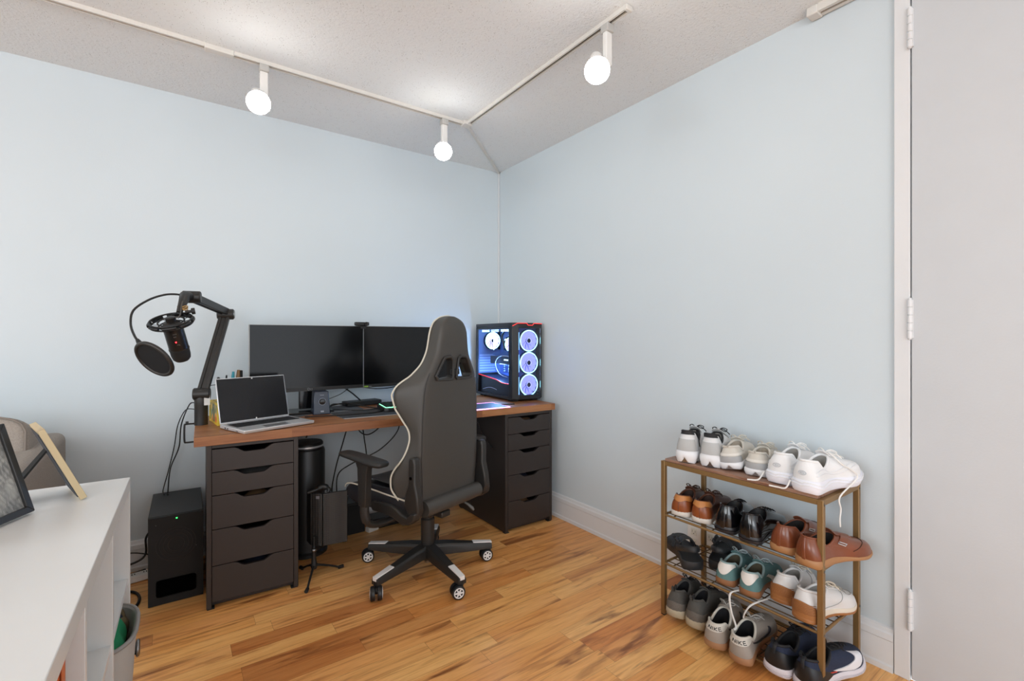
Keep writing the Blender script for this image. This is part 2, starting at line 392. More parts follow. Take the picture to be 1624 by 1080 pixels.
# ------------------------------------------------------------------ tower computer
def fan(parent, c, R, axis, n=11, name='fan', ring=1.):
    """axis: 3x3 matrix whose Z is the fan axis"""
    C = Vector(c); q = axis
    fr = MB(); N = 36
    for r0, r1, z0, z1 in ((R * .97, R * 1.09, -.012, .012),):
        fr.loft([[q @ Vector((r * math.cos(2 * PI * k / N), r * math.sin(2 * PI * k / N), z)) + C for k in range(N)] for r, z in ((r0, z0), (r1, z0), (r1, z1), (r0, z1))], cap=False, loop=True)
    f = obj(name, fr, M_BLKGLOSS, parent, smooth=.6)
    rg = MB(); rg.tube([q @ Vector((R * .99 * math.cos(2 * PI * k / N), R * .99 * math.sin(2 * PI * k / N), .012)) + C for k in range(N)], R * .045, 8, loop=True)
    obj('light_ring', rg, mat('cyan_led_ring', '#c8ffff', .3, emit='#9feaf2', es=3.2), f, smooth=.9)
    bl = MB()
    for k in range(n):
        a = 2 * PI * k / n; P = []
        for i in range(5):
            rr = R * (.26 + .70 * i / 4); row = []
            for j in range(4):
                aa = a + (j / 3) * .66 + i * .09
                row.append(q @ Vector((rr * math.cos(aa), rr * math.sin(aa), .006 - .012 * j / 3)) + C)
            P.append(row)
        bl.grid(P)
    obj('fan_blades', bl, mat('blades_backlight_glow', '#5c5aa8', .4, emit='#9a96f0', es=1.3), f, smooth=.9)  # blade emission stands in for backlight from the LED ring
    hb = MB(); hb.lathe([(R * .24, -.01), (R * .24, .010), (R * .2, .013), (.001, .013)], C, 24, q)
    obj('fan_hub', hb, mat('dark_hub', '#20263a', .4), f, smooth=.6)
    hr = MB(); hr.tube([q @ Vector((R * .25 * math.cos(2 * PI * k / 24), R * .25 * math.sin(2 * PI * k / 24), .012)) + C for k in range(24)], .002, 6, loop=True)
    obj('hub_light', hr, mat('lavender_led', '#c0c0ff', .3, emit='#a9a8ff', es=1.5), f, smooth=.9)
    return f
def glassmat(name, tint, a=.92):
    T = NT(name); nt = T.t; T.t.nodes.remove(T.b)
    tr_ = T.n('ShaderNodeBsdfTransparent'); tr_.inputs[0].default_value = lin(tint)
    gl = T.n('ShaderNodeBsdfGlossy'); gl.inputs['Roughness'].default_value = .02; gl.inputs[0].default_value = (1, 1, 1, 1)
    fr = T.n('ShaderNodeFresnel'); fr.inputs[0].default_value = 1.45
    mx = T.n('ShaderNodeMixShader'); T.l(fr.outputs[0], mx.inputs[0]); T.l(tr_.outputs[0], mx.inputs[1]); T.l(gl.outputs[0], mx.inputs[2])
    T.l(mx.outputs[0], T.t.nodes['Material Output'].inputs['Surface']); return T.m
M_GLASS = glassmat('tinted_side_glass', '#d2d8e0')
pw, pd, ph = .235, .50, .515
pc = thing('tower_computer', 'black glass-sided computer tower with glowing blue fans on the right end of the desk', 'computer', (-.262, -.548, DZ), -math.radians(3))
# origin front-left-bottom corner; x right, y back
M_CASE = mat('satin_black_case', '#1d1f22', .35)
fe = MB().b2((.02, .03, 0), (.06, .09, .012)).b2((pw - .06, .03, 0), (pw - .02, .09, .012)).b2((.02, pd - .09, 0), (.06, pd - .03, .012)).b2((pw - .06, pd - .09, 0), (pw - .02, pd - .03, .012))
obj('foot', fe, M_RUB, pc)
cs = MB().b2((0, .02, .012), (pw, pd, .03)).b2((0, .02, ph - .022), (pw, pd, ph)).b2((pw - .008, .02, .03), (pw, pd, ph - .022)).b2((0, pd - .012, .03), (pw, pd, ph - .022))
cs.b2((0, .02, .03), (.012, .055, ph - .022)).b2((0, pd - .03, .03), (.006, pd, ph - .022)).b2((0, .02, ph - .04), (.004, pd, ph - .022))
obj('case_shell', cs, M_CASE, pc, bevel=.003)
# front frame: chamfered surround
ff = MB()
ff.prism([(0, .02), (.045, .012), (.045, ph - .012), (0, ph)], .0, .04, lambda a, b, t: (a, t + (.012 if a < .01 else 0), b))
ff.prism([(pw, .02), (pw - .018, .012), (pw - .018, ph - .012), (pw, ph)], .0, .04, lambda a, b, t: (a, t + (.008 if a > pw - .01 else 0), b))
ff.prism([(.045, .012), (pw - .018, .012), (pw - .018, .042), (.045, .042)], 0, .04, lambda a, b, t: (a, t, b))
ff.prism([(.045, ph - .012), (pw - .018, ph - .012), (pw - .018, ph - .035), (.045, ph - .035)], 0, .04, lambda a, b, t: (a, t, b))
fo = obj('front_frame', ff, M_CASE, pc, bevel=.003)
obj('front_glass', MB().b2((.045, .0, .042), (pw - .018, .003, ph - .035)), M_GLASS, pc)
obj('front_back_plate', MB().b2((.045, .052, .03), (pw - .018, .056, ph - .035)), mat('mesh_panel_led_tint', '#3d62b0', .6), pc)  # blue glow of the fan LEDs put into the plate colour
M_RED = mat('red_accent_line', '#c8322e', .4, emit='#e03030', es=.7)
red = MB(); red.tube([(.002, .010, ph - .022), (.035, -.001, ph - .004), (.105, -.001, ph - .003), (.118, -.001, ph - .016), (.152, -.001, ph - .016), (.165, -.001, ph - .003), (pw - .003, .004, ph - .005)], .0026, 6)
obj('red_trim', red, M_RED, pc)
QF = Matrix.Rotation(PI / 2, 3, 'X')
xc = (.045 + pw - .018) / 2 + .006
for k in range(3):
    fan(pc, (xc, .030, .105 + .146 * k), .069, QF)
st = MB()
for k in range(3): st.b2((.049, .012, .045 + .146 * k), (.056, .016, .160 + .146 * k))
obj('light_strip', st, mat('pale_led_strip', '#bfe6ff', .3, emit='#8fc8ea', es=1.6), pc)
sc_ = MB().b2((pw - .09, -.0015, .062), (pw - .035, -.0005, .0655))
obj('front_badge', sc_, mat('badge_grey', '#5a6370', .4), pc)
obj('side_button', MB().b2((-.0015, .022, .20), (.001, .034, .33)), M_BLKGLOSS, pc, bevel=.001)
# interior seen through the side glass (side faces -x); blue LED glow put into panel colours
rpn = MB().b2((.01, pd - .018, .16), (pw - .01, pd - .013, ph - .025))
rp_ = obj('rear_panel', rpn, mat('rear_steel_led_tint', '#5a6f9f', .5), pc)
sl_ = MB()
for k in range(7): sl_.b2((.02, pd - .021, .17 + .019 * k), (.15, pd - .018, .181 + .019 * k))
obj('expansion_slots', sl_, mat('pale_slot_cover', '#8fa0c8', .4, metal=.3), rp_)
obj('port_shield', MB().b2((.175, pd - .024, .33), (pw - .045, pd - .018, .47)), M_BLKGLOSS, rp_)
ip = obj('motherboard_tray', MB().b2((pw - .04, .06, .03), (pw - .036, pd - .012, ph - .03)), mat('steel_tray_led_tint', '#4a64a8', .5), pc)  # tray colour carries the blue of the case lights
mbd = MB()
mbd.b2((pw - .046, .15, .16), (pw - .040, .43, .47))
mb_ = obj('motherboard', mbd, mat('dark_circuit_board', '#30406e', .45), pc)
dt = MB()
for k in range(9): dt.b2((pw - .052, .17 + .028 * k, .215), (pw - .046, .188 + .028 * k, .2175)); dt.b2((pw - .052, .17 + .028 * k, .272), (pw - .046, .188 + .028 * k, .2745))
for k in range(7): dt.b2((pw - .052, .40, .17 + .017 * k), (pw - .046, .412, .178 + .017 * k))
obj('board_slots', dt, mat('pale_connector', '#a9c0e8', .4), mb_)
sh = MB(); sh.prism([(.06, .03), (pd - .012, .03), (pd - .012, .150), (.23, .125), (.15, .110), (.06, .108)], .018, pw - .04, lambda a, b, t: (t, a, b))
obj('power_supply_shroud', sh, mat('shroud_black', '#10131c', .35), pc)
rl = MB(); rl.tube([(.014, pd - .016, .153), (.014, .24, .131), (.014, .16, .113), (.014, .06, .111)], .0022, 6); obj('red_trim', rl, M_RED, pc)
QS = Matrix.Rotation(-PI / 2, 3, 'Y')
fan(pc, (.115, pd - .035, .395), .060, QF)
fan(pc, (.125, .225, .37), .052, QF)
obj('exhaust_side_light', MB().b2((.05, pd - .17, .33), (.054, pd - .164, .46)), MATS['pale_led_strip'], pc)
pu = MB(); pu.lathe([(.034, 0), (.034, .03), (.03, .034), (.001, .034)], (pw - .05, .185, .36), 28, QS)
po = obj('cooler_pump', pu, M_BLKGLOSS, pc, smooth=.6)
pr_ = MB(); pr_.tube([QS @ Vector((.030 * math.cos(2 * PI * k / 28), .030 * math.sin(2 * PI * k / 28), .036)) + Vector((pw - .05, .185, .36)) for k in range(28)], .0022, 6, loop=True)
pr_.lathe([(.016, .0345), (.016, .036), (.001, .036)], (pw - .05, .185, .36), 6, QS)
obj('pump_light', pr_, mat('pump_led', '#d5efff', .3, emit='#a8dcff', es=1.5), po)
tb = MB(); tb.tube(smoothpath([(pw - .06, .20, .34), (.12, .26, .33), (.1, .30, .42), (.1, .25, .478)]), .007, 8); tb.tube(smoothpath([(pw - .06, .17, .34), (.11, .17, .30), (.1, .13, .38), (.1, .15, .478)]), .007, 8)
obj('cooler_tube', tb, M_BLK, pc, smooth=.9)
ram = MB()
for k in range(2): ram.b2((pw - .085, .115 + .016 * k, .30), (pw - .046, .121 + .016 * k, .425))
obj('memory_stick', ram, mat('memory_glow', '#a0d8ff', .3, emit='#60b0e8', es=.9), pc)
rt = MB()
for k in range(3):
    for j in range(3): rt.b2((.02, .09 + .13 * k, ph - .038 - .009 * j), (.026, .185 + .13 * k, ph - .034 - .009 * j))
obj('radiator_light_bars', rt, mat('radiator_led', '#d5f6ff', .3, emit='#b9ecff', es=1.5), pc)
gp = MB().b2((.045, .10, .235), (pw - .05, .37, .290)); go = obj('graphics_card', gp, mat('card_black', '#141c33', .3), pc, bevel=.003)
gp2 = MB().prism([(.09, .296), (.37, .296), (.35, .305), (.24, .31), (.22, .328), (.13, .328), (.09, .31)], .06, pw - .06, lambda a, b, t: (t, a, b))
obj('card_backplate', gp2, mat('card_blue_metal', '#2b4f96', .35), go)
obj('card_light', MB().b2((.042, .13, .262), (.0445, .18, .270)), MATS['radiator_led'], go)
wi = MB(); wi.tube(smoothpath([(.05, .15, .150), (.03, .22, .17), (.03, .275, .24), (.04, .23, .288), (.07, .15, .292)]), .0025, 6)
wi.tube(smoothpath([(.03, .16, .04), (.012, .3, .07), (.012, .42, .05)]), .002, 6)
obj('power_cable', wi, mat('sleeved_cable', '#a8b9dd', .5), pc, smooth=.9)
il = bpy.data.lights.new('case_led_light', 'POINT'); il.energy = 2.2; il.color = (.25, .5, 1.0); il.shadow_soft_size = .03
io = bpy.data.objects.new('case_led_light', il); COL.objects.link(io); io.location = (.05, .26, .20); io.parent = pc
il3 = bpy.data.lights.new('radiator_led_light', 'POINT'); il3.energy = .5; il3.color = (.3, .6, 1.0); il3.shadow_soft_size = .02
io3 = bpy.data.objects.new('radiator_led_light', il3); COL.objects.link(io3); io3.location = (.06, .30, .465); io3.parent = pc
il2 = bpy.data.lights.new('front_led_light', 'POINT'); il2.energy = .6; il2.color = (.2, .45, 1.0); il2.shadow_soft_size = .01
io2 = bpy.data.objects.new('front_led_light', il2); COL.objects.link(io2); io2.location = (.052, .018, .26); io2.parent = pc

# ------------------------------------------------------------------ monitors
M_SCREEN = mat('dark_screen_glass', '#08090b', .18, spec=.35)
def monitor(name, label, x0, y, z0, w_, h_, logo, inset=.003):
    t = thing(name, label, 'monitor', (x0 + w_ / 2, y, DZ), 0, None)
    b = z0 - DZ; X0, X1 = -w_ / 2, w_ / 2
    obj('casing', MB().b2((X0, .0, b), (X1, .022, b + h_)).b2((X0 + .1, .022, b + .06), (X1 - .1, .05, b + h_ - .08)), mat('silver_grey_casing', '#a3a3a1', .4, metal=.2), t, bevel=.002)
    fr = MB().b2((X0 + inset, -.003, b + .002), (X1 - .003, .0, b + .020))
    obj('chin', fr, M_BLK, t, bevel=.0008)
    obj('screen', MB().b2((X0 + inset, -.0025, b + .020), (X1 - .003, 0, b + h_ - .002)), M_SCREEN, t)
    if logo:
        lg = MB(); Q = Matrix.Rotation(PI / 2, 3, 'X')
        lg.tube([Vector((.0055 * math.cos(2 * PI * k / 16) - .008, -.0035, .0055 * math.sin(2 * PI * k / 16) + b + .011)) for k in range(16)], .0007, 5, loop=True)
        lg.b2((.001, -.0038, b + .008), (.0022, -.003, b + .014)).b2((.001, -.0038, b + .008), (.005, -.003, b + .0092))
        lg.tube([(.0115, -.0035, b + .013), (.009, -.0035, b + .014), (.0075, -.0035, b + .011), (.009, -.0035, b + .008), (.0115, -.0035, b + .009), (.0115, -.0035, b + .0112), (.0098, -.0035, b + .0112)], .0006, 5)
        obj('logo', lg, mat('logo_grey', '#9b9b9b', .4), t)
    return t, b
mt, b = monitor('monitor', 'left dark monitor standing behind the laptop', -1.722, -.25, .868, .592, .362, True)
obj('stand_neck', MB().b2((-.045, .05, .02), (.045, .075, .28)), M_BLKGLOSS, mt, bevel=.004)
obj('stand_base', MB().b2((-.12, -.04, .0), (.12, .14, .014)), M_BLKGLOSS, mt, bevel=.005)
mt, b = monitor('monitor', 'right dark monitor with a green sticker, half hidden behind the chair', -1.124, -.205, .862, .606, .37, False, .011)
obj('stand_neck', MB().b2((.02, .05, .012), (.09, .075, .28)), M_BLKGLOSS, mt, bevel=.004)
obj('stand_base', MB().b2((-.06, -.04, .0), (.16, .14, .012)), M_BLKGLOSS, mt, bevel=.005)
sk = MB().b2((-.292, -.0036, b + .0035), (-.266, -.003, b + .012)); obj('green_sticker', sk, mat('sticker_green', '#8fb84a', .5), mt)
obj('chin_text', MB().b2((-.262, -.0036, b + .0065), (-.246, -.003, b + .009)), MATS['logo_grey'], mt)
wc = thing('webcam', 'small black webcam clipped on top between the two monitors', 'webcam', (-1.148, -.25, 1.230))
obj('camera_body', MB().b2((-.038, -.034, .002), (.042, -.004, .022)), M_BLK, wc, bevel=.004)
ln = MB(); ln.lathe([(.012, 0), (.012, .012), (.009, .014), (.001, .012)], (.022, -.034, .011), 20, Matrix.Rotation(PI / 2, 3, 'X')); obj('lens', ln, M_BLKGLOSS, wc, smooth=.6)
obj('clip', MB().b2((-.02, -.02, .0), (.022, .03, .004)).b2((-.02, .024, -.04), (.022, .03, .004)).b2((.0, -.008, -.016), (.03, -.004, .002)), M_BLK, wc, bevel=.001)

# ------------------------------------------------------------------ laptop
lp = thing('laptop', 'open silver laptop with a dark screen on the left of the desk', 'laptop', (-1.675, -.545, DZ), math.radians(18.5))
LW, LD = .325, .235
obj('base', MB().prism([(-LW / 2, -LD / 2), (LW / 2, -LD / 2), (LW / 2, LD / 2), (-LW / 2, LD / 2)], .003, .017, lambda a, b, t: (a, b + (.004 if t < .01 and b < 0 else 0), t + (.002 if b > 0 and t > .01 else 0))), M_SILVER, lp, bevel=.003)
kw = MB().prism([(-.145, -.015), (.145, -.015), (.145, .088), (-.145, .088)], .0172, .0178, lambda a, b, t: (a, b, t + .001 + .0085 * (b + .1175) * .1))
ko = obj('keyboard_deck', kw, mat('laptop_key_well', '#3b3c3e', .5), lp)
ky = MB()
for r in range(6):
    n = 15
    for c in range(n):
        if r == 0 and 3 <= c <= 8:
            if c > 3: continue
            ky.b2((-.143 + .0193 * 3, -.012, .0185), (-.143 + .0193 * 9 - .003, .001, .0205)); continue
        y0 = -.012 + r * .0168
        ky.b2((-.143 + .0193 * c, y0, .0185), (-.143 + .0193 * (c + 1) - .003, y0 + .0135, .0205))
obj('keys', ky, mat('laptop_keys', '#222325', .5), ko)
obj('touchpad', MB().b2((-.06, -.105, .0170), (.055, -.028, .0176)), mat('touchpad_silver', '#a9abae', .25, metal=.6), lp)
obj('ports', MB().b2((-LW / 2 - .0006, .055, .007), (-LW / 2 + .002, .068, .012)).b2((-LW / 2 - .0006, .033, .007), (-LW / 2 + .002, .043, .012)).b2((-LW / 2 - .0006, -.06, .007), (-LW / 2 + .002, -.04, .009)), M_BLKGLOSS, lp)
ln = math.radians(14)
def lidp(a, b, t): return (a, LD / 2 - .004 + math.sin(ln) * b + math.cos(ln) * t, .020 + math.cos(ln) * b - math.sin(ln) * t)
lid = obj('lid', MB().prism([(-LW / 2, 0), (LW / 2, 0), (LW / 2, .212), (-LW / 2, .212)], 0, .006, lidp), M_SILVER, lp, bevel=.002)
obj('screen', MB().prism([(-LW / 2 + .004, .006), (LW / 2 - .004, .006), (LW / 2 - .004, .208), (-LW / 2 + .004, .208)], -.001, .002, lidp), mat('laptop_screen', '#18181b', .25, spec=.4), lid)
lg = MB().prism([(-.003, .006), (.003, .006), (.003, .012), (-.003, .012)], -.0016, -.0008, lidp).prism([(-.003, .2015), (.003, .2015), (.003, .2055), (-.003, .2055)], -.0016, -.0008, lidp)
obj('logo', lg, M_WHITEP, lid)
obj('hinge', MB().b2((-.13, LD / 2 - .012, .014), (.13, LD / 2 - .002, .022)), mat('hinge_grey', '#9a9c9f', .4, metal=.5), lp, bevel=.002)

# ------------------------------------------------------------------ small things on the desk
def deskthing(name, label, cat, x, y, rz=0, z=DZ): return thing(name, label, cat, (x, y, z), rz)
M_MAT = mat('charcoal_desk_mat_cloth', '#3a3c3f', .85, bump=.2, bscale=900)
M_EDGE = mat('mat_stitching', '#a9a9aa', .7)
def deskmat(label, out):
    o = obj('desk_mat', MB().prism(out, DZ + .0002, DZ + .003, lambda a, b, t: (a, b, t)), M_MAT); tag(o, label, 'desk mat')
    e = MB(); e.tube([(a, b, DZ + .0022) for a, b in out], .0018, 6, loop=True)
    obj('stitched_edge', e, M_EDGE, o); return o
deskmat('large charcoal desk mat under the keyboard', [(-1.345, -.30), (-1.33, -.555), (-.62, -.625), (-.60, -.20), (-1.04, -.22), (-1.05, -.30)])
o = obj('desk_mat', MB().prism([(-1.52, -.37), (-1.42, -.295), (-1.355, -.285), (-1.27, -.29), (-1.14, -.28), (-1.13, -.07), (-1.60, -.05)], DZ + .0002, DZ + .0028, lambda a, b, t: (a, b, t)), mat('slate_mat', '#55585c', .8)); tag(o, 'slate grey mat lying under the left monitor', 'desk mat')
sp = deskthing('desktop_speaker', 'small blue-black desktop speaker with a round knob under the left monitor', 'speaker', -1.385, -.34, math.radians(-4))
obj('cabinet', MB().prism([(-.045, 0), (.045, 0), (.036, .125), (-.036, .125)], 0, .08, lambda a, b, t: (a, t + b * .1, b)), mat('navy_black_plastic', '#1b2333', .25), sp, bevel=.004)
k_ = MB(); Q = Matrix.Rotation(PI / 2, 3, 'X'); k_.lathe([(.018, -.002), (.018, .003), (.015, .003), (.013, .001), (.013, .01), (.001, .011)], (.003, .007, .07), 24, Q); obj('knob', k_, M_BLKGLOSS, sp, smooth=.5)
rg = MB(); rg.tube([Vector((.003 + .0185 * math.cos(2 * PI * k / 24), .003, .07 + .0185 * math.sin(2 * PI * k / 24))) for k in range(24)], .001, 5, loop=True); rg.b2((-.006, -.0005, .014), (.010, .001, .022)); rg.b2((-.008, .0085, .104), (.012, .010, .106)); obj('speaker_markings', rg, mat('pale_marking', '#8f97a5', .4), sp)
dk = deskthing('docking_station', 'flat black docking box with cables between mat and monitor', 'docking station', -1.09, -.10, math.radians(7))
obj('box_body', MB().b2((-.11, -.045, .003), (.11, .045, .030)), M_BLK, dk, bevel=.004)
obj('port_panel', MB().b2((-.1105, -.035, .008), (-.109, .035, .024)), M_BLKGLOSS, dk)
kb_ = deskthing('keyboard', 'black gaming keyboard with green-white backlit keys beside the chair back', 'keyboard', -.865, -.405, math.radians(-4), DZ + .003)
obj('keyboard_case', MB().prism([(-.215, -.07), (-.195, -.085), (.215, -.085), (.215, .068), (-.215, .068)], 0, .02, lambda a, b, t: (a, b, t + (.007 if t > .01 and b > 0 else 0))), M_BLK, kb_, bevel=.003)
kk = MB(); gl = MB()
for r in range(6):
    for c in range(20):
        x = -.203 + .0205 * c; y = -.07 + r * .0225; z = .021 + (y + .085) * .045
        kk.b2((x, y, z + .003), (x + .0165, y + .0175, z + .011)); gl.b2((x - .001, y - .002, z), (x + .0175, y + .0190, z + .003))
obj('keys', kk, mat('keycaps_black', '#191a1d', .5), kb_)
obj('key_backlight', gl, mat('key_glow', '#9fffc8', .4, emit='#7ce0a8', es=1.3), kb_)
pd_ = deskthing('mouse_pad', 'small mouse pad with a glowing pink edge beside the computer tower', 'mouse pad', -.50, -.62, math.radians(-4))
obj('pad_surface', MB().b2((-.16, -.09, 0), (.10, .125, .006)), mat('dark_blue_pad', '#26344f', .5), pd_, bevel=.003)
e = MB(); e.tube([(-.16, -.09, .004), (.10, -.09, .004), (.10, .125, .004), (-.16, .125, .004)], .003, 6, loop=True); obj('light_edge', e, mat('pink_led', '#ffc0ff', .4, emit='#e59ae8', es=1.8), pd_)
def stick(p, q, r=.002): return MB().tube([p, q], r, 6)
tag(obj('antenna_stick', MB().tube([(-.39, -.60, DZ + .004), (-.31, -.63, DZ + .004)], .0035, 8), M_BLK), 'thin black stylus lying in front of the computer tower', 'stylus')
# tissue box, sunflower and tulip print
def flower_mat():
    T = NT('floral_print'); tc = T.n('ShaderNodeTexCoord')
    v = T.n('ShaderNodeTexVoronoi'); v.inputs['Scale'].default_value = 17.; T.l(tc.outputs['Object'], v.inputs['Vector'])
    n = T.n('ShaderNodeTexNoise'); n.inputs['Scale'].default_value = 30.; T.l(tc.outputs['Object'], n.inputs['Vector'])
    bg = T.ramp(n.outputs['Fac'], [(.35, '#2d5a35'), (.5, '#7d8c55'), (.65, '#c8a86a')])
    fl = T.ramp(v.outputs['Distance'], [(.0, '#c8502a'), (.28, '#e5863a'), (.45, '#f0c040'), (.52, '#f0c040')])
    f = T.ramp(v.outputs['Distance'], [(.46, '#ffffff'), (.56, '#000000')])
    T.l(T.mix(f, bg, fl), T.b.inputs['Base Color']); T.b.inputs['Roughness'].default_value = .45; return T.m
tb_ = deskthing('tissue_box', 'floral tissue box with yellow edges beside the microphone arm', 'tissue box', -1.822, -.283, math.radians(6))
obj('box_sides', MB().b2((-.055, -.10, 0), (.055, .10, .10)), flower_mat(), tb_, bevel=.001)
eg = MB()
for sx in (-1, 1):
    for sy in (-1, 1): eg.box((sx * .0535, sy * .0985, .05), (.010, .010, .102))
    eg.box((sx * .0535, 0, .098), (.009, .2, .009)).box((0, sx * .0985, .098), (.11, .009, .009)).box((sx * .0535, 0, .004), (.009, .2, .010)).box((0, sx * .0985, .004), (.11, .009, .010))
obj('yellow_edging', eg, mat('yellow_print', '#e0c040', .5), tb_)
ov = MB(); ov.lathe([(.034, .10), (.034, .1015), (.001, .1016)], (0, 0, 0), 24); obj('oval_opening', ov, mat('pinkish_top_print', '#b98a78', .5), tb_)
# flower on the front of the box
fl = MB()
for k in range(7):
    a = math.radians(20 + 23 * k); c = Vector((-.012, -.1025, .035)); d = Vector((math.cos(a), 0, math.sin(a)))
    fl.tube([c, c + d * .012, c + d * .026, c + d * .036], [.002, .006, .005, .001], 6, flat=.15)
obj('printed_flower', fl, mat('orange_petals', '#ec8040', .5), tb_)
# white holder with pens and brush behind the laptop
ho = deskthing('pen_holder', 'white square holder with pens behind the laptop screen', 'pen holder', -1.79, -.20)
obj('cup', MB().b2((-.04, -.035, 0), (.04, .035, .004)).b2((-.04, -.035, 0), (-.037, .035, .18)).b2((.037, -.035, 0), (.04, .035, .18)).b2((-.04, -.035, 0), (.04, -.032, .18)).b2((-.04, .032, 0), (.04, .035, .18)), M_WHITEP, ho)
for (nm, lab, cat, x, col, r, h, fl_) in (('pen', 'black pen standing in the white holder behind the laptop', 'pen', -.030, '#17171b', .006, .225, 1), ('marker', 'turquoise marker standing in the white holder', 'marker', .0, '#3aa0b4', .009, .242, 1), ('hair_brush', 'brown wooden brush with dark bristles in the white holder', 'brush', .024, '#8a6a45', .012, .25, .6)):
    ob = tag(obj(nm, MB().tube([(0, 0, .004), (0, .0, h * .8), (.003, 0, h)], [r, r, r * .6], 12), mat('paint_' + nm, col, .5), None, smooth=.8, loc=(-1.79 + x, -.20, DZ)), lab, cat)
    if nm == 'hair_brush': obj('bristles', MB().box((.014, 0, .22), (.014, .014, .055)), M_BLKMAT, ob, bevel=.004)
hd = deskthing('headset', 'black headset leaning behind the left edge of the laptop', 'headset', -1.846, -.235)
pth = smoothpath([(0, -.03, .185), (-.012, -.03, .20), (-.010, .0, .215), (.0, .03, .2), (0, .035, .17)])
obj('headband', MB().tube(pth, .005, 8), M_BLK, hd, smooth=.9)
ec = MB(); ec.lathe([(.026, -.012), (.03, 0), (.026, .012), (.001, .013)], (-.008, -.03, .185), 20, Matrix.Rotation(-PI / 2, 3, 'Y')); obj('ear_cup', ec, M_BLKMAT, hd, smooth=.6)
obj('boom_stem', MB().tube(smoothpath([(-.008, -.03, .165), (-.012, -.035, .12), (-.004, -.04, .09), (.0, -.04, .0)]), .003, 6), M_BLK, hd, smooth=.9)
# ------------------------------------------------------------------ microphone arm, microphone, pop filter
M_ARM = mat('matte_black_arm', '#262422', .45)
ma = thing('boom_stand', 'black jointed microphone boom arm clamped to the left end of the desk', 'microphone arm', (-1.93, -.31, DZ))
o0 = Vector((-1.93, -.31, DZ))
def W(p): return Vector(p) - o0
m = MB(); m.lathe([(.028, 0), (.028, .09), (.0285, .092), (.0285, .165), (.026, .17), (.02, .172)], (0, 0, 0), 28)
obj('base_column', m, M_ARM, ma, smooth=.6)
obj('side_label', MB().b2((.010, -.0302, .095), (.034, -.028, .14)), mat('paper_label', '#d8d6d2', .6), ma)
cl_ = MB().b2((-.062, -.012, .012), (-.05, .012, .02)).tube(smoothpath([(-.02, 0, .008), (-.058, 0, .008), (-.066, 0, .0), (-.066, 0, -.07), (-.058, 0, -.078), (-.03, 0, -.078)], 4), .004, 8)
cl_.lathe([(.010, -.072), (.010, -.069), (.004, -.068), (.004, -.052), (.012, -.050), (.012, -.0402)], (-.010, 0, 0), 14); cl_.lathe([(.012, -.1), (.012, -.085), (.004, -.084), (.004, -.07)], (-.016, 0, 0), 14)
obj('desk_clamp', cl_, M_BLK, ma, smooth=.6)
J0 = W((-1.928, -.315, .893)); J1 = W((-1.822, -.212, 1.285)); J2 = W((-1.975, -.575, 1.335))
def barrel(c, ax, r, h): 
    q = Vector(ax).to_track_quat('Z', 'Y').to_matrix(); return MB().lathe([(r * .85, -h / 2 - .004), (r, -h / 2), (r, h / 2), (r * .85, h / 2 + .004)], c, 24, q)
def beam(a, b, w_, h_, side):
    a = Vector(a); b = Vector(b); d = (b - a).normalized(); s = Vector(side); s = (s - d * s.dot(d)).normalized(); u = d.cross(s)
    out = [(-w_ / 2, -h_ / 2), (-w_ / 2, h_ / 2), (-w_ * .2, h_ / 2), (-w_ * .2, h_ * .36), (w_ * .2, h_ * .36), (w_ * .2, h_ / 2), (w_ / 2, h_ / 2), (w_ / 2, -h_ / 2)]
    return MB().prism(out, 0, 1, lambda p, q, t: tuple((a if t == 0 else b) + s * p - u * q))
ax = Vector((1, -.2, 0)).normalized()
obj('joint', barrel(J0, ax, .029, .062), M_ARM, ma, smooth=.6)
obj('lower_arm', beam(J0 + Vector((.004, 0, .01)), J1, .046, .03, ax), M_ARM, ma, bevel=.003)
jj = obj('joint', barrel(J1 + Vector((0, 0, -.004)), ax, .027, .066), M_ARM, ma, smooth=.6)
q = ax.to_track_quat('Z', 'Y').to_matrix()
obj('joint_cap', MB().lathe([(.021, .037), (.021, .040), (.001, .041)], J1 + Vector((0, 0, -.004)), 24, q), M_STEEL, jj, smooth=.6)
obj('upper_arm', beam(J1 + Vector((.0, 0, .008)), J2, .034, .034, ax), M_ARM, ma, bevel=.003)
obj('joint', barrel(J2, ax, .026, .06), M_ARM, ma, smooth=.6)
J3 = W((-1.995, -.655, 1.322))
hd_ = MB().tube([J2, W((-2.0, -.62, 1.335)), W((-2.005, -.66, 1.31)), W((-2.02, -.69, 1.262))], [.02, .02, .017, .010], 14); obj('swivel_head', hd_, M_ARM, ma, smooth=.8)
kn = MB().lathe([(.006, 0), (.006, .02), (.013, .022), (.013, .034)], W((-2.0, -.69, 1.265)), 14, Matrix.Rotation(1.4, 3, 'Y')); obj('tension_knob', kn, M_BLK, ma, smooth=.6)
rb = MB()
for k in range(4): rb.tube([W((-2.008 + .017 * math.cos(a), -.672 + .017 * math.sin(a), 1.275 + k * .004 + .004 * math.sin(a * 2 + k))) for a in [2 * PI * j / 16 for j in range(16)]], .0022, 6, loop=True)
obj('rubber_band', rb, mat('tan_rubber_band', '#b9945c', .6), ma, smooth=.9)

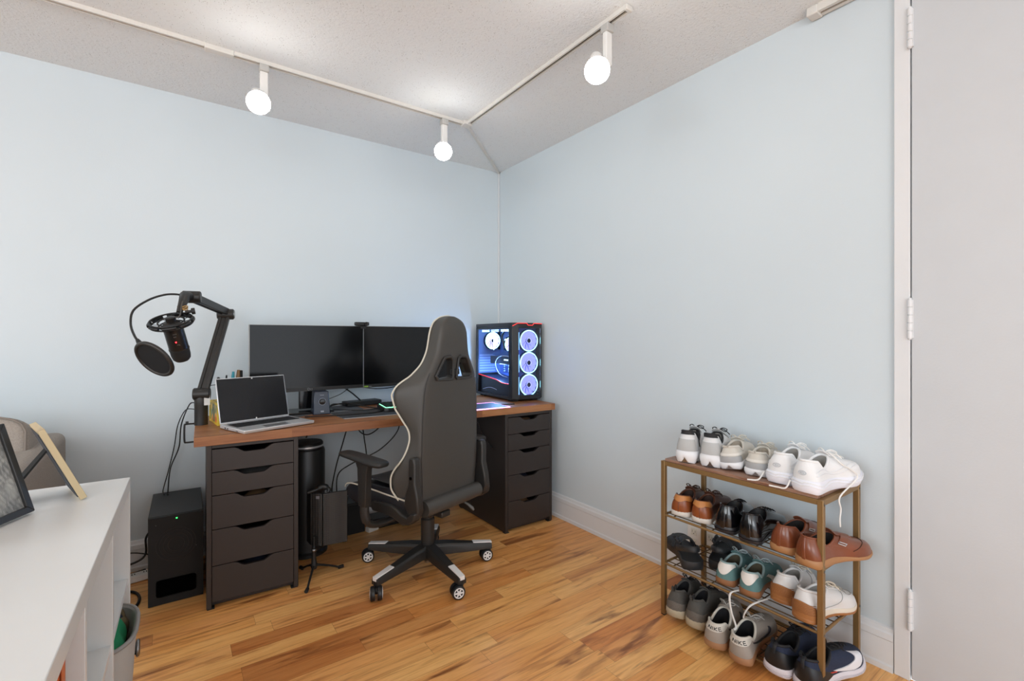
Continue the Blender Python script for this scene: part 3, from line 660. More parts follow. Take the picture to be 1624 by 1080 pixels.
# microphone in its shock mount; tilted axis
mtop = Vector((-2.046, -.703, 1.226)); axis = Vector((.22, .38, -.90)).normalized()
qm = axis.to_track_quat('Z', 'Y').to_matrix()
sm = thing('shock_mount', 'round black shock mount cage hanging from the boom arm', 'shock mount', mtop)
N = 40
def ring(mb, R, r, z, n=N, a0=0., a1=2 * PI, loop=True):
    mb.tube([qm @ Vector((R * math.cos(a0 + (a1 - a0) * k / (n if loop else n - 1)), R * math.sin(a0 + (a1 - a0) * k / (n if loop else n - 1)), z)) for k in range(n)], r, 8, loop=loop)
m1 = MB(); ring(m1, .072, .0035, -.006); ring(m1, .072, .0035, .010)
for k in range(8): ring(m1, .075, .006, .002, 10, 2 * PI * k / 8 + .1, 2 * PI * (k + 1) / 8 - .1, False)
obj('outer_ring', m1, M_BLK, sm, smooth=.9)
m2 = MB(); ring(m2, .045, .003, .0); ring(m2, .045, .003, .016)
m2.b2((0, 0, 0), (.0001, .0001, .0001)) if False else None
obj('inner_ring', m2, M_BLK, sm, smooth=.9)
m3 = MB()
for k in range(12):
    a = 2 * PI * k / 12
    m3.tube([qm @ Vector((.045 * math.cos(a), .045 * math.sin(a), .008)), qm @ Vector((.072 * math.cos(a + .16), .072 * math.sin(a + .16), .002))], .0013, 5)
obj('elastic_cords', m3, M_CABLE, sm)
m4 = MB(); e1 = Vector((-2.02, -.69, 1.265)) - mtop
up = qm @ Vector((-.02, -.07, .0))
best = max([2 * PI * k / 36 for k in range(36)], key=lambda a: (qm @ Vector((.072 * math.cos(a), .072 * math.sin(a), 0))).z)
tp = qm @ Vector((.072 * math.cos(best), .072 * math.sin(best), 0))
m4.tube([e1, e1 * .5 + tp * .5 + Vector((0, 0, .006)), tp], [.008, .009, .008], 10)
for s in (-.4, .4):
    tq = qm @ Vector((.072 * math.cos(best + s), .072 * math.sin(best + s), 0)); m4.tube([e1, tq], .004, 8)
obj('mount_yoke', m4, M_BLK, sm, smooth=.8)
mc = thing('microphone', 'black studio microphone with a red status light hanging upside down', 'microphone', mtop)
md = MB(); md.lathe([(.012, -.018), (.018, -.016), (.018, .0), (.028, .004), (.0335, .016), (.0345, .03), (.0345, .118)], (0, 0, 0), 32, qm)
obj('mic_body', md, mat('black_mic_paint', '#1b1816', .35), mc, smooth=.5)
mg = MB(); mg.lathe([(.0345, .118), (.036, .119), (.036, .123), (.0345, .124), (.034, .15), (.031, .165), (.024, .174), (.012, .179), (.001, .180)], (0, 0, 0), 32, qm)
obj('mic_grille', mg, mat('black_mic_mesh', '#1a1a1a', .5, bump=1., bscale=900), mc, smooth=.6)
camd = (Vector(CAM) - mtop); cl2 = qm.inverted() @ camd; aa = math.atan2(cl2.y, cl2.x)
def onmic(a, z, r=.0347): return qm @ Vector((r * math.cos(a), r * math.sin(a), z))
obj('status_light', MB().sphere(onmic(aa + .12, .078), .0026, 10), mat('red_led', '#ff3030', .3, emit='#ff2028', es=6.), mc, smooth=.9)
mk = MB()
for k in range(4): mk.tube([onmic(aa + .22 - .1 * k, .044), onmic(aa + .15 - .1 * k, .044)], .0012, 5)
for k in range(3): mk.tube([onmic(aa + .22 - .09 * k, .055), onmic(aa + .17 - .09 * k, .058), onmic(aa + .17 - .09 * k, .053)], .0009, 5)
mk.tube([onmic(aa + .1, .090), onmic(aa - .1, .091), onmic(aa - .18, .094)], .0009, 5)
obj('mic_markings', mk, mat('mark_grey', '#6b6762', .5), mc)
cb_ = MB(); cb_.tube(smoothpath([Vector((-2.0, -.62, 1.35)) - mtop, Vector((-2.012, -.70, 1.29)) - mtop, Vector((-2.02, -.72, 1.245)) - mtop, onmic(aa + 2.6, -.01, .014)]), .0022, 6)
obj('mic_cable', cb_, mat('braided_cable', '#4b4640', .6), mc, smooth=.9)

pf = thing('pop_filter', 'round black mesh pop filter on a gooseneck beside the microphone', 'pop filter', (-2.096, -.815, 1.081))
po_ = Vector((-2.096, -.815, 1.081)); nrm = Vector((.65, .52, .54)).normalized()
qp = nrm.to_track_quat('Z', 'Y').to_matrix()
p1 = MB(); p1.tube([qp @ Vector((.071 * math.cos(2 * PI * k / 48), .071 * math.sin(2 * PI * k / 48), 0)) for k in range(48)], .0075, 10, loop=True); obj('hoop', p1, M_ARM, pf, smooth=.9)
p2 = MB(); p2.lathe([(.068, -.002), (.068, .002), (.001, .003)], (0, 0, 0), 40, qp); obj('mesh_screen', p2, mat('black_nylon_mesh', '#0f1114', .85, bump=.6, bscale=1200), pf)
gpts = [Vector(p) - po_ for p in ((-2.142, -.782, 1.143), (-2.158, -.755, 1.17), (-2.172, -.69, 1.215), (-2.165, -.66, 1.268), (-2.12, -.63, 1.312), (-2.07, -.605, 1.337), (-2.03, -.60, 1.342), (-1.995, -.60, 1.337))]
obj('gooseneck', MB().tube(smoothpath(gpts), .0042, 10), M_BLK, pf, smooth=.9)
obj('neck_clip', MB().tube([gpts[0] + (gpts[0] - gpts[1]) * .5, gpts[0], gpts[0] * .6 + gpts[1] * .4], [.008, .009, .006], 10), M_BLK, pf, smooth=.8)
# ------------------------------------------------------------------ gaming chair
M_LEATH = mat('black_faux_leather', '#423f3b', .48, bump=.35, bscale=420, var=.05, vscale=5)
M_LEATH2 = mat('smooth_black_leather', '#26262a', .33, bump=.25, bscale=40, var=.05)
M_PIPE = mat('off_white_piping', '#cfc8b8', .55)
M_CHP = mat('chair_black_plastic', '#2c2a28', .42)
M_CHW = mat('chair_white_plastic', '#efecea', .4)
ch = thing('gaming_chair', 'black gaming chair with white piping turned toward the desk', 'chair', (-1.0, -.84, 0), math.radians(18))
# base: five legs with white pads, casters with spoked caps
hb = MB(); hb.lathe([(.02, .052), (.032, .056), (.048, .075), (.05, .125), (.036, .132)], (0, 0, 0), 30); obj('base_hub', hb, M_CHP, ch, smooth=.6)
bn = MB(); bn.lathe([(.012, .036), (.016, .038), (.016, .052), (.012, .054)], (0, 0, 0), 20); obj('hub_nut', bn, mat('worn_brass_nut', '#8a735c', .4, metal=.6), ch, smooth=.6)
for k in range(5):
    a = math.radians(-34 + 72 * k + 0); q = Matrix.Rotation(a, 3, 'Z')
    def L(x, y, z): return q @ Vector((x, y, z))
    secs = [(.025, .034, .078, .132), (.10, .030, .072, .126), (.20, .025, .066, .110), (.30, .021, .062, .094), (.332, .020, .060, .090)]
    leg = MB(); leg.loft([[L(x, -w_, z0), L(x, w_, z0), L(x, w_, z1 - .012), L(x, w_ * .72, z1), L(x, -w_ * .72, z1), L(x, -w_, z1 - .012)] for x, w_, z0, z1 in secs])
    lo = obj('leg', leg, M_CHP, ch, bevel=.002)
    fp = MB(); fp.loft([[L(x, -w_, z), L(x, w_, z), L(x, w_ * .9, z + .005), L(x, -w_ * .9, z + .005)] for x, w_, z in ((.232, .0175, .1035), (.325, .0148, .0915))]); fp.loft([[L(.325, -.0148, z), L(.325, .0148, z), L(.333, .012, z - .0), L(.333, -.012, z)] for z in (.078, .0965)])
    obj('foot_pad', fp, M_CHW, lo, bevel=.002)
    # caster
    ca = math.radians([150, 147, 147, 232, 150][k]); cx_, cy_ = .322, 0
    pivot = L(cx_, 0, 0); R_ = .031
    wd = Vector((math.cos(ca), math.sin(ca), 0)); ax_ = Vector((-wd.y, wd.x, 0)); wc_ = pivot + wd * .018 + Vector((0, 0, R_))
    qa = ax_.to_track_quat('Z', 'Y').to_matrix()
    cm = MB()
    for s in (-1, 1):
        prof = [(R_ * .5, .006), (R_ * .96, .006), (R_, .010), (R_, .020), (R_ * .93, .025), (R_ * .78, .026), (R_ * .74, .0225)]
        cm.lathe([(r, z * s) for r, z in prof], wc_, 28, qa)
    cm.lathe([(.009, 0), (.009, .035), (.012, .036), (.012, .052)], pivot + Vector((0, 0, .022)), 14)
    cm.tube([wc_ + Vector((0, 0, .0)), pivot + Vector((0, 0, .045))], .011, 10)
    co = obj('caster', cm, mat('caster_black', '#191a1c', .4), ch, smooth=.5)
    cp = MB()
    for s in (-1, 1):
        z = .0245 * s
        cp.tube([qa @ Vector((R_ * .68 * math.cos(2 * PI * j / 24), R_ * .68 * math.sin(2 * PI * j / 24), z)) + wc_ for j in range(24)], .0028, 6, loop=True)
        for j in range(6):
            b_ = 2 * PI * j / 6; cp.tube([qa @ Vector((0, 0, z)) + wc_, qa @ Vector((R_ * .68 * math.cos(b_), R_ * .68 * math.sin(b_), z)) + wc_], [.0048, .0026], 6)
        cp.lathe([(.006, z * .95), (.006, z * 1.06), (.001, z * 1.08)], wc_, 14, qa)
    obj('hub_cap', cp, M_CHW, co, smooth=.9)
gc = MB(); gc.lathe([(.031, .12), (.0335, .14), (.0335, .245), (.0335, .255), (.027, .262), (.027, .295), (.018, .30), (.018, .34)], (0, 0, 0), 28); obj('gas_column', gc, M_CHP, ch, smooth=.5)
mp_ = MB().b2((-.09, -.10, .318), (.09, .14, .338)).b2((-.055, -.07, .285), (.055, .08, .32)).b2((-.03, -.13, .290), (.03, -.06, .32))
obj('tilt_mechanism', mp_, M_CHP, ch, bevel=.006)
tk = MB(); tk.lathe([(.020, -.035), (.024, -.03), (.024, -.004), (.008, 0), (.008, .03)], (-.02, .06, .29), 20); obj('tension_knob', tk, M_BLK, ch, smooth=.6)
lv = MB(); lv.tube([(.07, -.02, .315), (.15, -.06, .312), (.185, -.09, .30)], .005, 8); lo = obj('height_lever', lv, M_CHP, ch, smooth=.8)
lk = MB(); lk.tube([(.180, -.086, .303), (.192, -.10, .292), (.205, -.118, .272), (.208, -.124, .262)], [.008, .014, .017, .010], 10, flat=.5); obj('lever_grip', lk, mat('grey_lever_grip', '#77736e', .35), lo, smooth=.9)
# seat cushion: loft front to back
def seatsec(y, w_, zt, zb, bol, dish):
    P = []
    prof = [(-1, .45), (-1.02, .75), (-.97, .95), (-.88, 1.02), (-.76, 1.0), (-.62, .9), (-.4, .86), (0, .85), (.4, .86), (.62, .9), (.76, 1.0), (.88, 1.02), (.97, .95), (1.02, .75), (1, .45), (.95, .2), (.8, .02), (.4, 0), (0, 0), (-.4, 0), (-.8, .02), (-.95, .2)]
    for a, b in prof:
        zz = zb + (zt - zb) * b
        if b < .93 and abs(a) < .7: zz -= dish
        if b > .85 and abs(a) > .7: zz += bol
        P.append((a * w_, y, zz))
    return P
ss = [seatsec(-.145, .215, .43, .345, .0, 0), seatsec(-.10, .235, .44, .335, .005, .01), seatsec(.0, .245, .440, .33, .008, .015), (seatsec(.12, .252, .440, .325, .008, .014)), seatsec(.24, .255, .440, .325, .006, .01), seatsec(.31, .25, .436, .33, .0, .003), seatsec(.345, .235, .42, .345, -.004, 0), seatsec(.352, .21, .405, .36, -.01, 0)]
so = obj('seat', MB().loft(ss), M_LEATH2, ch, sub=2)
tp_ = MB(); P = []
for y, z in ((-.09, .425), (.02, .425), (.12, .425), (.24, .428), (.31, .431), (.338, .423)): P.append([(x, y, z + .004 + .014 * (abs(x) / .15) ** 3) for x in (-.15, -.1, -.05, 0, .05, .1, .15)])
obj('seat_top_panel', MB().grid(P), mat('grey_sheen_leather', '#4b4844', .45), so, sub=1, solid=.004)
for s in (-1, 1):
    pth = smoothpath([(s * .232, -.115, .425), (s * .237, -.06, .430), (s * .246, .02, .437), (s * .25, .12, .443), (s * .252, .21, .446), (s * .250, .28, .443), (s * .243, .325, .430), (s * .236, .345, .410)], 5)
    obj('seat_piping', MB().tube(pth, .0038, 8), M_PIPE, so, smooth=.9)
# backrest
T_ww = [(.375, .19), (.39, .215), (.42, .235), (.47, .255), (.52, .262), (.56, .252), (.61, .226), (.68, .204), (.73, .204), (.78, .225), (.84, .25), (.90, .262), (.93, .252), (.95, .232), (.98, .190), (1.02, .15), (1.08, .112), (1.14, .102), (1.2, .094), (1.235, .078), (1.255, .052), (1.265, .02)]
T_af = [(.375, -.10), (.39, -.08), (.42, -.06), (.47, -.037), (.52, -.035), (.56, -.05), (.61, -.08), (.68, -.10), (.73, -.10), (.78, -.08), (.84, -.055), (.90, -.046), (.95, -.058), (.98, -.08), (1.02, -.10), (1.08, -.108), (1.2, -.118), (1.265, -.13)]
T_wr = [(.375, .185), (.43, .186), (.6, .197), (.75, .196), (.88, .190), (.95, .180), (1.0, .160), (1.08, .122), (1.2, .095), (1.235, .08), (1.255, .052), (1.265, .02)]
T_ar = [(.375, -.16), (.9, -.172), (1.05, -.182), (1.2, -.190), (1.24, -.182), (1.265, -.165)]
T_ac = [(.375, -.08), (.43, -.075), (.6, -.08), (.8, -.10), (.93, -.128), (.97, -.155), (1.08, -.158), (1.15, -.125), (1.2, -.12), (1.265, -.14)]
rings = []
zs = [.375, .385, .40, .43, .47, .52, .56, .61, .65, .69, .73, .78, .84, .88, .91, .935, .955, .98, 1.0, 1.03, 1.08, 1.14, 1.19, 1.22, 1.24, 1.255, 1.262, 1.265]
for z in zs:
    ww, af, wr_, ar, ac = (interp(z, T) for T in (T_ww, T_af, T_wr, T_ar, T_ac))
    wr_ = min(wr_, ww - .002) if z > .9 else wr_
    half = [(0, ar - .004), (wr_ * .5, ar - .004), (wr_ * .88, ar), (wr_, ar + .008), (wr_ + (ww - wr_) * .3, ar + (af - ar) * .35), (wr_ + (ww - wr_) * .75, ar + (af - ar) * .75), (ww, af), (ww - .012, af + .014), (ww * .8, af + .012 + (ac - af) * .15), (ww * .55, ac - .0), (ww * .25, ac)]
    half2 = [(0, ac)]
    rings.append([(x, y, z) for x, y in half] + [(x, y, z) for x, y in half2] + [(-x, y, z) for x, y in reversed(half[1:])])
bk = obj('backrest', MB().loft(rings), M_LEATH, ch, sub=1)
# boolean two slots
def slot(pts, s): return MB().prism([(s * x, z) for x, z in pts], -.32, .1, lambda a, b, t: (a, t, b))
hole = [(.017, .975), (.024, 1.062), (.040, 1.070), (.070, 1.064), (.118, .985), (.106, .970)]
cut = MB(); 
for s in (-1, 1): 
    c_ = slot(hole, s); cut.add(c_.v, c_.f)
co = obj('cut', cut, M_CHP, ch)
md = bk.modifiers.new('b', 'BOOLEAN'); md.operation = 'DIFFERENCE'; md.object = co; md.solver = 'EXACT'
bpy.context.view_layer.update()
dg = bpy.context.evaluated_depsgraph_get(); me = bpy.data.meshes.new_from_object(bk.evaluated_get(dg)); bk.modifiers.clear(); bk.data = me
for p in me.polygons: p.use_smooth = True
bm = bmesh.new(); bm.from_mesh(me)
for e in bm.edges:
    if len(e.link_faces) == 2 and e.calc_face_angle(0) > .8: e.smooth = False
bm.to_mesh(me); bm.free()
bpy.data.objects.remove(co)
for s in (-1, 1):
    fr = MB(); c0 = Vector((s * .062, 1.022))
    outer = [(.004, .972), (.016, 1.066), (.034, 1.080), (.072, 1.074), (.086, 1.062), (.130, .985), (.118, .962), (.016, .958)]
    inner = [(.018, .978), (.025, 1.055), (.036, 1.066), (.066, 1.064), (.076, 1.055), (.116, .986), (.106, .972), (.026, .970)]
    rg = []
    for pts, y in ((outer, -.176), (outer, -.191), (inner, -.191), (inner, -.150)): rg.append([(s * x, y - (.006 if z > 1.02 else 0), z) for x, z in pts])
    obj('slot_frame', MB().loft(rg, cap=False), mat('slot_frame_plastic', '#2c2a28', .4), bk, bevel=.003)
st = MB().b2((-.035, -.190, .985), (.03, -.183, 1.012)); obj('strap_buckle', st, M_BLKMAT, bk, bevel=.003)
ps = MB().tube(smoothpath([(.03, -.14, 1.0), (.06, -.14, 1.02), (.10, -.14, 1.04)]), .003, 8); obj('pillow_strap', ps, M_BLKMAT, bk)
# white piping on the wing edges
def edge(s): return [(s * (interp(z, T_ww) + .001), interp(z, T_af) + .002, z) for z in [.39, .41, .44, .47, .50, .53, .56, .59, .62, .66, .70, .74, .78, .81, .84, .87, .90, .92, .94, .96, .98, 1.0, 1.03, 1.06, 1.1, 1.14, 1.18, 1.21, 1.235, 1.25, 1.260]]
pp = edge(-1) + [(0, -.14, 1.267)] + list(reversed(edge(1)))
obj('back_piping', MB().tube(smoothpath(pp, 3), .0042, 8), M_PIPE, bk, smooth=.9)
for s in (-1,):
    sm_ = MB().tube([(s * (interp(z, T_wr) - .004), interp(z, T_ar) + .0005, z) for z in [.40, .5, .6, .7, .8, .9, .95, 1.0]], .0016, 6); obj('side_seam', sm_, mat('seam_dark', '#17171a', .5), bk, smooth=.9)
# gathered leather folds on the left wing
for z0, z1, dx in ((.70, .80, 0), (.66, .75, .01), (.63, .70, .0)):
    pass
pr2 = MB(); pr2.tube([(x, -.168 - .012 * (1 - (x / .2) ** 2) * .0, .388) for x in (-.185, -.1, 0, .1, .185)], [.036, .038, .038, .038, .036], 20)
obj('lower_roll', pr2, M_LEATH, ch, smooth=.7)
# side recline brackets
for s in (-1, 1):
    out = [(-.195, .395), (-.188, .36), (-.15, .335), (-.11, .325), (-.05, .345), (.03, .352), (.10, .347), (.115, .372), (.10, .398), (.03, .402), (-.03, .402), (-.07, .392), (-.105, .375), (-.14, .37), (-.165, .39)]
    obj('seat_bracket', MB().prism(out, s * .222, s * .262, lambda a, b, t: (t, a, b)), M_CHP, ch, bevel=.008, seg=3)
    o2 = [(-.20, .40), (-.185, .365), (-.15, .36), (-.120, .385), (-.108, .42), (-.115, .46), (-.135, .51), (-.138, .62), (-.150, .632), (-.172, .628), (-.178, .60), (-.176, .52), (-.192, .46)]
    xo = .222 if s < 0 else .226
    b3 = obj('recline_cover', MB().prism(o2, s * (xo - .012), s * (xo + .026), lambda a, b, t: (t, a, b)), M_CHP, ch, bevel=.008, seg=3)
    obj('cover_screw', MB().lathe([(.007, 0), (.007, .003), (.001, .004)], (s * (xo + .0255), -.155, .54), 14, Matrix.Rotation(s * PI / 2, 3, 'Y')), M_DARK, b3)
rh = MB().tube(smoothpath([(.235, -.165, .60), (.25, -.16, .56), (.256, -.15, .50), (.285, -.13, .46), (.292, -.12, .42), (.275, -.12, .38), (.25, -.12, .36)]), .009, 10, flat=1.6)
obj('recline_handle', rh, M_CHP, ch, smooth=.9)
# armrests
for s in (-1, 1):
    X = s * .335
    pad = []
    for y, w_, h in ((-.085, .022, .010), (-.078, .036, .014), (-.04, .045, .016), (.04, .045, .015), (.12, .040, .014), (.19, .040, .013), (.215, .030, .011), (.222, .016, .008)):
        zc = .607 + .012 * sst(-.05, .2, y); pad.append([(X + w_ * math.cos(t) * (1 if abs(math.cos(t)) < .7 else 1), y, zc + h * max(-.9, min(.9, math.sin(t) * 1.25))) for t in [2 * PI * k / 16 for k in range(16)]])
    ap = obj('armrest_pad', MB().loft(pad), mat('soft_black_pad', '#242322', .5), ch, sub=1)
    po = MB(); po.loft([[(X + a * .016, yc + b * w_, z) for a, b in ((-1, -1), (1, -1), (1.2, 0), (1, 1), (-1, 1), (-1.2, 0))] for z, yc, w_ in ((.60, .055, .050), (.57, .055, .034), (.48, .055, .028), (.40, .055, .025))])
    po.tube(smoothpath([(X, .055, .405), (X, .055, .365), (X - s * .012, .052, .325), (X - s * .05, .05, .302), (X - s * .12, .045, .300), (X - s * .24, .04, .310)]), [.024] * 12 + [.02] * 19, 12, flat=.8)
    obj('armrest_post', po, M_CHP, ch, bevel=.003)
# ------------------------------------------------------------------ things on the floor around the desk
sw = thing('subwoofer', 'black box subwoofer with green light on the floor left of the desk', 'subwoofer', (-2.128, -.462, 0), math.radians(-1))
M_SW = mat('black_ash_cabinet', '#1d1c1c', .5, bump=.15, bscale=400)
obj('cabinet', MB().b2((0, .014, .0), (.200, .40, .383)), M_SW, sw, bevel=.003)
pf_ = [(.001, .002), (.199, .002), (.199, .381), (.001, .381)]
fr = MB()
# front panel with port mouth
fr.b2((.001, .0, .125), (.199, .016, .381)); fr.b2((.001, .0, .002), (.03, .016, .125)); fr.b2((.172, .0, .002), (.199, .016, .125)); fr.b2((.03, .0, .002), (.172, .016, .035)); fr.b2((.03, .0, .108), (.172, .016, .125))
obj('front_panel', fr, mat('black_cloth_grille', '#151414', .75, bump=.3, bscale=1500), sw)
pt = MB(); rr_ = []
for sc2, y in ((1.03, -.0012), (.90, .006), (.8, .0125)):
    rr_.append([(.101 + .071 * sc2 * (abs(math.cos(t)) ** (.25 if sc2 > 1 else .5)) * (1 if math.cos(t) > 0 else -1), y, .0715 + .037 * sc2 * (abs(math.sin(t)) ** (.25 if sc2 > 1 else .5)) * (1 if math.sin(t) > 0 else -1)) for t in [2 * PI * k / 32 for k in range(32)]])
rr_.append([(.101, .0132, .0715)] * 32)
obj('bass_port', MB().loft(rr_, cap=False), M_DARK, sw, smooth=1.)
cn = MB()
for R_ in (.072, .060, .046, .03): cn.tube([(.1 + R_ * math.cos(2 * PI * k / 40), -.0005, .255 + R_ * math.sin(2 * PI * k / 40)) for k in range(40)], .0012, 5, loop=True)
obj('driver_cone', cn, mat('cone_reddish_black', '#241b1b', .6), sw)
obj('status_light', MB().b2((.099, -.0012, .366), (.104, 0, .370)), mat('green_led', '#40ff60', .3, emit='#30ff58', es=3.), sw)
sc3 = MB(); sc3.b2((.027, -.001, .348), (.029, 0, .350)).b2((.172, -.001, .23), (.174, 0, .232)); obj('grille_pin', sc3, M_STEEL, sw)
# black canister
cn_ = thing('canister', 'tall round black canister with a silver band behind the left drawer unit', 'canister', (-1.450, -.285, 0))
c = MB(); c.lathe([(.095, 0), (.105, .006), (.105, .02), (.092, .03), (.092, .55), (.088, .562), (.078, .566)], (0, 0, 0), 40); obj('body', c, mat('satin_black_canister', '#1f1e1d', .4), cn_, smooth=.5)
c = MB(); c.lathe([(.083, .566), (.083, .592), (.078, .600), (.001, .602)], (0, 0, 0), 40); obj('top_cap', c, M_BLK, cn_, smooth=.5)
c = MB(); c.lathe([(.084, .574), (.0855, .575), (.0855, .583), (.084, .584)], (0, 0, 0), 40, cap=False); obj('silver_band', c, M_SILVER, cn_, smooth=.5)
# isolation shield on tripod
tr_ = thing('isolation_shield', 'black folding microphone isolation shield on a short tripod stand', 'isolation shield', (-1.485, -.60, 0), 0)
def perf():
    T = NT('perforated_black_metal'); tc = T.n('ShaderNodeTexCoord'); v = T.n('ShaderNodeTexVoronoi'); v.inputs['Scale'].default_value = 110.; v.inputs['Randomness'].default_value = 0.
    T.l(tc.outputs['Object'], v.inputs['Vector']); c = T.ramp(v.outputs['Distance'], [(.28, '#0a0a0a'), (.36, '#2e2c2a')]); T.l(c, T.b.inputs['Base Color']); T.b.inputs['Roughness'].default_value = .45
    bp = T.n('ShaderNodeBump'); bp.inputs['Strength'].default_value = .6; bp.inputs['Distance'].default_value = .002; T.l(v.outputs['Distance'], bp.inputs['Height']); T.l(bp.outputs[0], T.b.inputs['Normal']); return T.m
MP = perf()
pts = [(-.005, .10), (.0, .035), (.04, .0), (.155, -.015)]
for (a, b) in zip(pts, pts[1:]):
    A = Vector((a[0], a[1])); B = Vector((b[0], b[1])); d = (B - A).normalized(); n_ = Vector((-d.y, d.x)) * .008
    dz = .0
    mb = MB().prism([(0, 0), (1, 0), (1, 1), (0, 1)], 0, 1, lambda p, q, t: (A.x + (B.x - A.x) * (.01 + .98 * p) + n_.x * (t * 2 - 1), A.y + (B.y - A.y) * (.01 + .98 * p) + n_.y * (t * 2 - 1), .145 + .255 * q))
    obj('shield_panel', mb, MP, tr_, bevel=.003)
obj('label_plate', MB().box((.018, .010, .382), (.020, .003, .014), -.78), mat('label_grey', '#77757a', .4), tr_)
obj('top_knob', MB().tube(smoothpath([(-.02, .04, .405), (.02, .03, .415), (.05, .03, .425), (.075, .02, .41), (.07, .02, .395)]), [.008] * 8 + [.014] * 8 + [.009] * 9, 10), M_BLK, tr_, smooth=.9)
stn = MB().lathe([(.012, .045), (.016, .06), (.012, .075), (.010, .10), (.010, .15), (.006, .155), (.006, .2)], (0, 0.0, 0), 16); obj('stand_post', stn, M_BLK, tr_, smooth=.6)
obj('post_collar', MB().lathe([(.012, .130), (.013, .132), (.013, .138), (.012, .14)], (0, 0, 0), 16), M_STEEL, tr_, smooth=.6)
for a, Ln in ((8, .13), (-116, .13), (105, .12)):
    ar_ = math.radians(a); e_ = Vector((math.cos(ar_) * Ln, math.sin(ar_) * Ln, .009))
    l_ = MB().tube([(math.cos(ar_) * .012, math.sin(ar_) * .012, .06), tuple(e_ * .55 + Vector((0, 0, .032))), tuple(e_)], [.006, .005, .005], 8); lo = obj('leg', l_, M_BLK, tr_, smooth=.8)
    obj('rubber_foot', MB().tube([tuple(e_ * .93 + Vector((0, 0, .002))), tuple(e_ * 1.12)], [.008, .0085], 10), M_RUB, lo, smooth=.8)
# black box and bits under the desk
bb = thing('storage_box', 'plain black box on the floor under the middle of the desk', 'box', (-1.19, -.15, 0))
obj('box_body', MB().b2((-.09, -.05, 0), (.085, .09, .17)), M_BLKMAT, bb, bevel=.003); obj('lid', MB().b2((-.093, -.053, .17), (.088, .093, .185)), M_BLK, bb, bevel=.003)
b2_ = thing('storage_box', 'low black box on the floor directly behind the chair column', 'box', (-.98, -.16, 0))
obj('box_body', MB().b2((-.09, -.05, 0), (.13, .08, .06)), M_BLK, b2_, bevel=.01); obj('grille', MB().b2((-.08, -.052, .01), (.12, -.049, .05)), M_BLKMAT, b2_)
pk = thing('power_adapter', 'white power adapter on the floor under the desk behind the chair', 'power adapter', (-1.065, -.21, 0), .3)
obj('brick', MB().b2((-.035, -.02, 0), (.035, .02, .028)), M_WHITEP, pk, bevel=.004); obj('plug_pins', MB().b2((.035, -.009, .008), (.047, -.007, .018)).b2((.035, .007, .008), (.047, .009, .018)), M_STEEL, pk)
t3 = thing('low_black_box', 'low black bar-shaped object on the floor beside the right drawer unit', 'foot rest', (-.72, -.22, 0))  # unidentified dark shape under the desk, modelled as a bar
obj('bar', MB().b2((-.16, -.04, .03), (.14, .05, .07)), M_BLK, t3, bevel=.01); obj('leg', MB().b2((-.13, -.03, 0), (-.10, .04, .035)), M_BLK, t3); obj('leg', MB().b2((.08, -.03, 0), (.11, .04, .035)), M_BLK, t3)
# cables
def cable(label, pts, r=.0035, m=None, cat='cable', k=8): return tag(obj('cable', MB().tube(smoothpath(pts, k), r, 6), m or M_CABLE, smooth=.9), label, cat)
cable('thin black cable hanging from the microphone arm down to the subwoofer, the outer one', [(-1.955, -.29, .85), (-1.975, -.20, .83), (-2.005, -.08, .72), (-2.015, -.05, .60), (-2.05, -.06, .50), (-2.06, -.10, .40), (-2.06, -.13, .386)], .003)
cable('thin black cable hanging from the microphone arm down to the subwoofer, the inner one', [(-1.955, -.30, .82), (-1.99, -.16, .80), (-2.02, -.045, .71), (-2.035, -.035, .60), (-2.06, -.05, .48), (-2.08, -.08, .40), (-2.075, -.12, .386)], .0025)
cable('black cable dropping straight from the desk left of the chair', [(-1.19, -.20, .70), (-1.22, -.16, .55), (-1.25, -.12, .40), (-1.27, -.10, .26), (-1.26, -.10, .19)])
cable('black cable looping in a U below the desk', [(-1.17, -.25, .70), (-1.14, -.2, .61), (-1.08, -.18, .575), (-1.01, -.18, .61), (-.95, -.22, .70)])
cable('black cable hanging from the desk and bowing past the armrest', [(-1.13, -.2, .70), (-1.10, -.17, .56), (-1.08, -.15, .42), (-1.11, -.13, .30), (-1.13, -.16, .19)])
cable('black cable sweeping left behind the armrest post', [(-.88, -.2, .70), (-.89, -.17, .57), (-1.0, -.14, .46), (-1.16, -.10, .39), (-1.23, -.08, .33), (-1.235, -.08, .20)])
cable('short black cable below the desk just left of the chair back', [(-.84, -.22, .70), (-.80, -.2, .60), (-.76, -.2, .50), (-.78, -.2, .35)])
cable('black cable crossing below the desk behind the chair back', [(-.86, -.22, .70), (-.79, -.18, .63), (-.70, -.15, .55), (-.60, -.12, .40)])
cable('short black cable hanging from the desk above the tall canister', [(-1.41, -.24, .70), (-1.42, -.22, .66), (-1.44, -.22, .605)])
cable('thin grey cable running down the side of the right drawer unit', [(-.448, -.42, .62), (-.447, -.48, .55), (-.447, -.60, .48)], .002, M_STEEL)
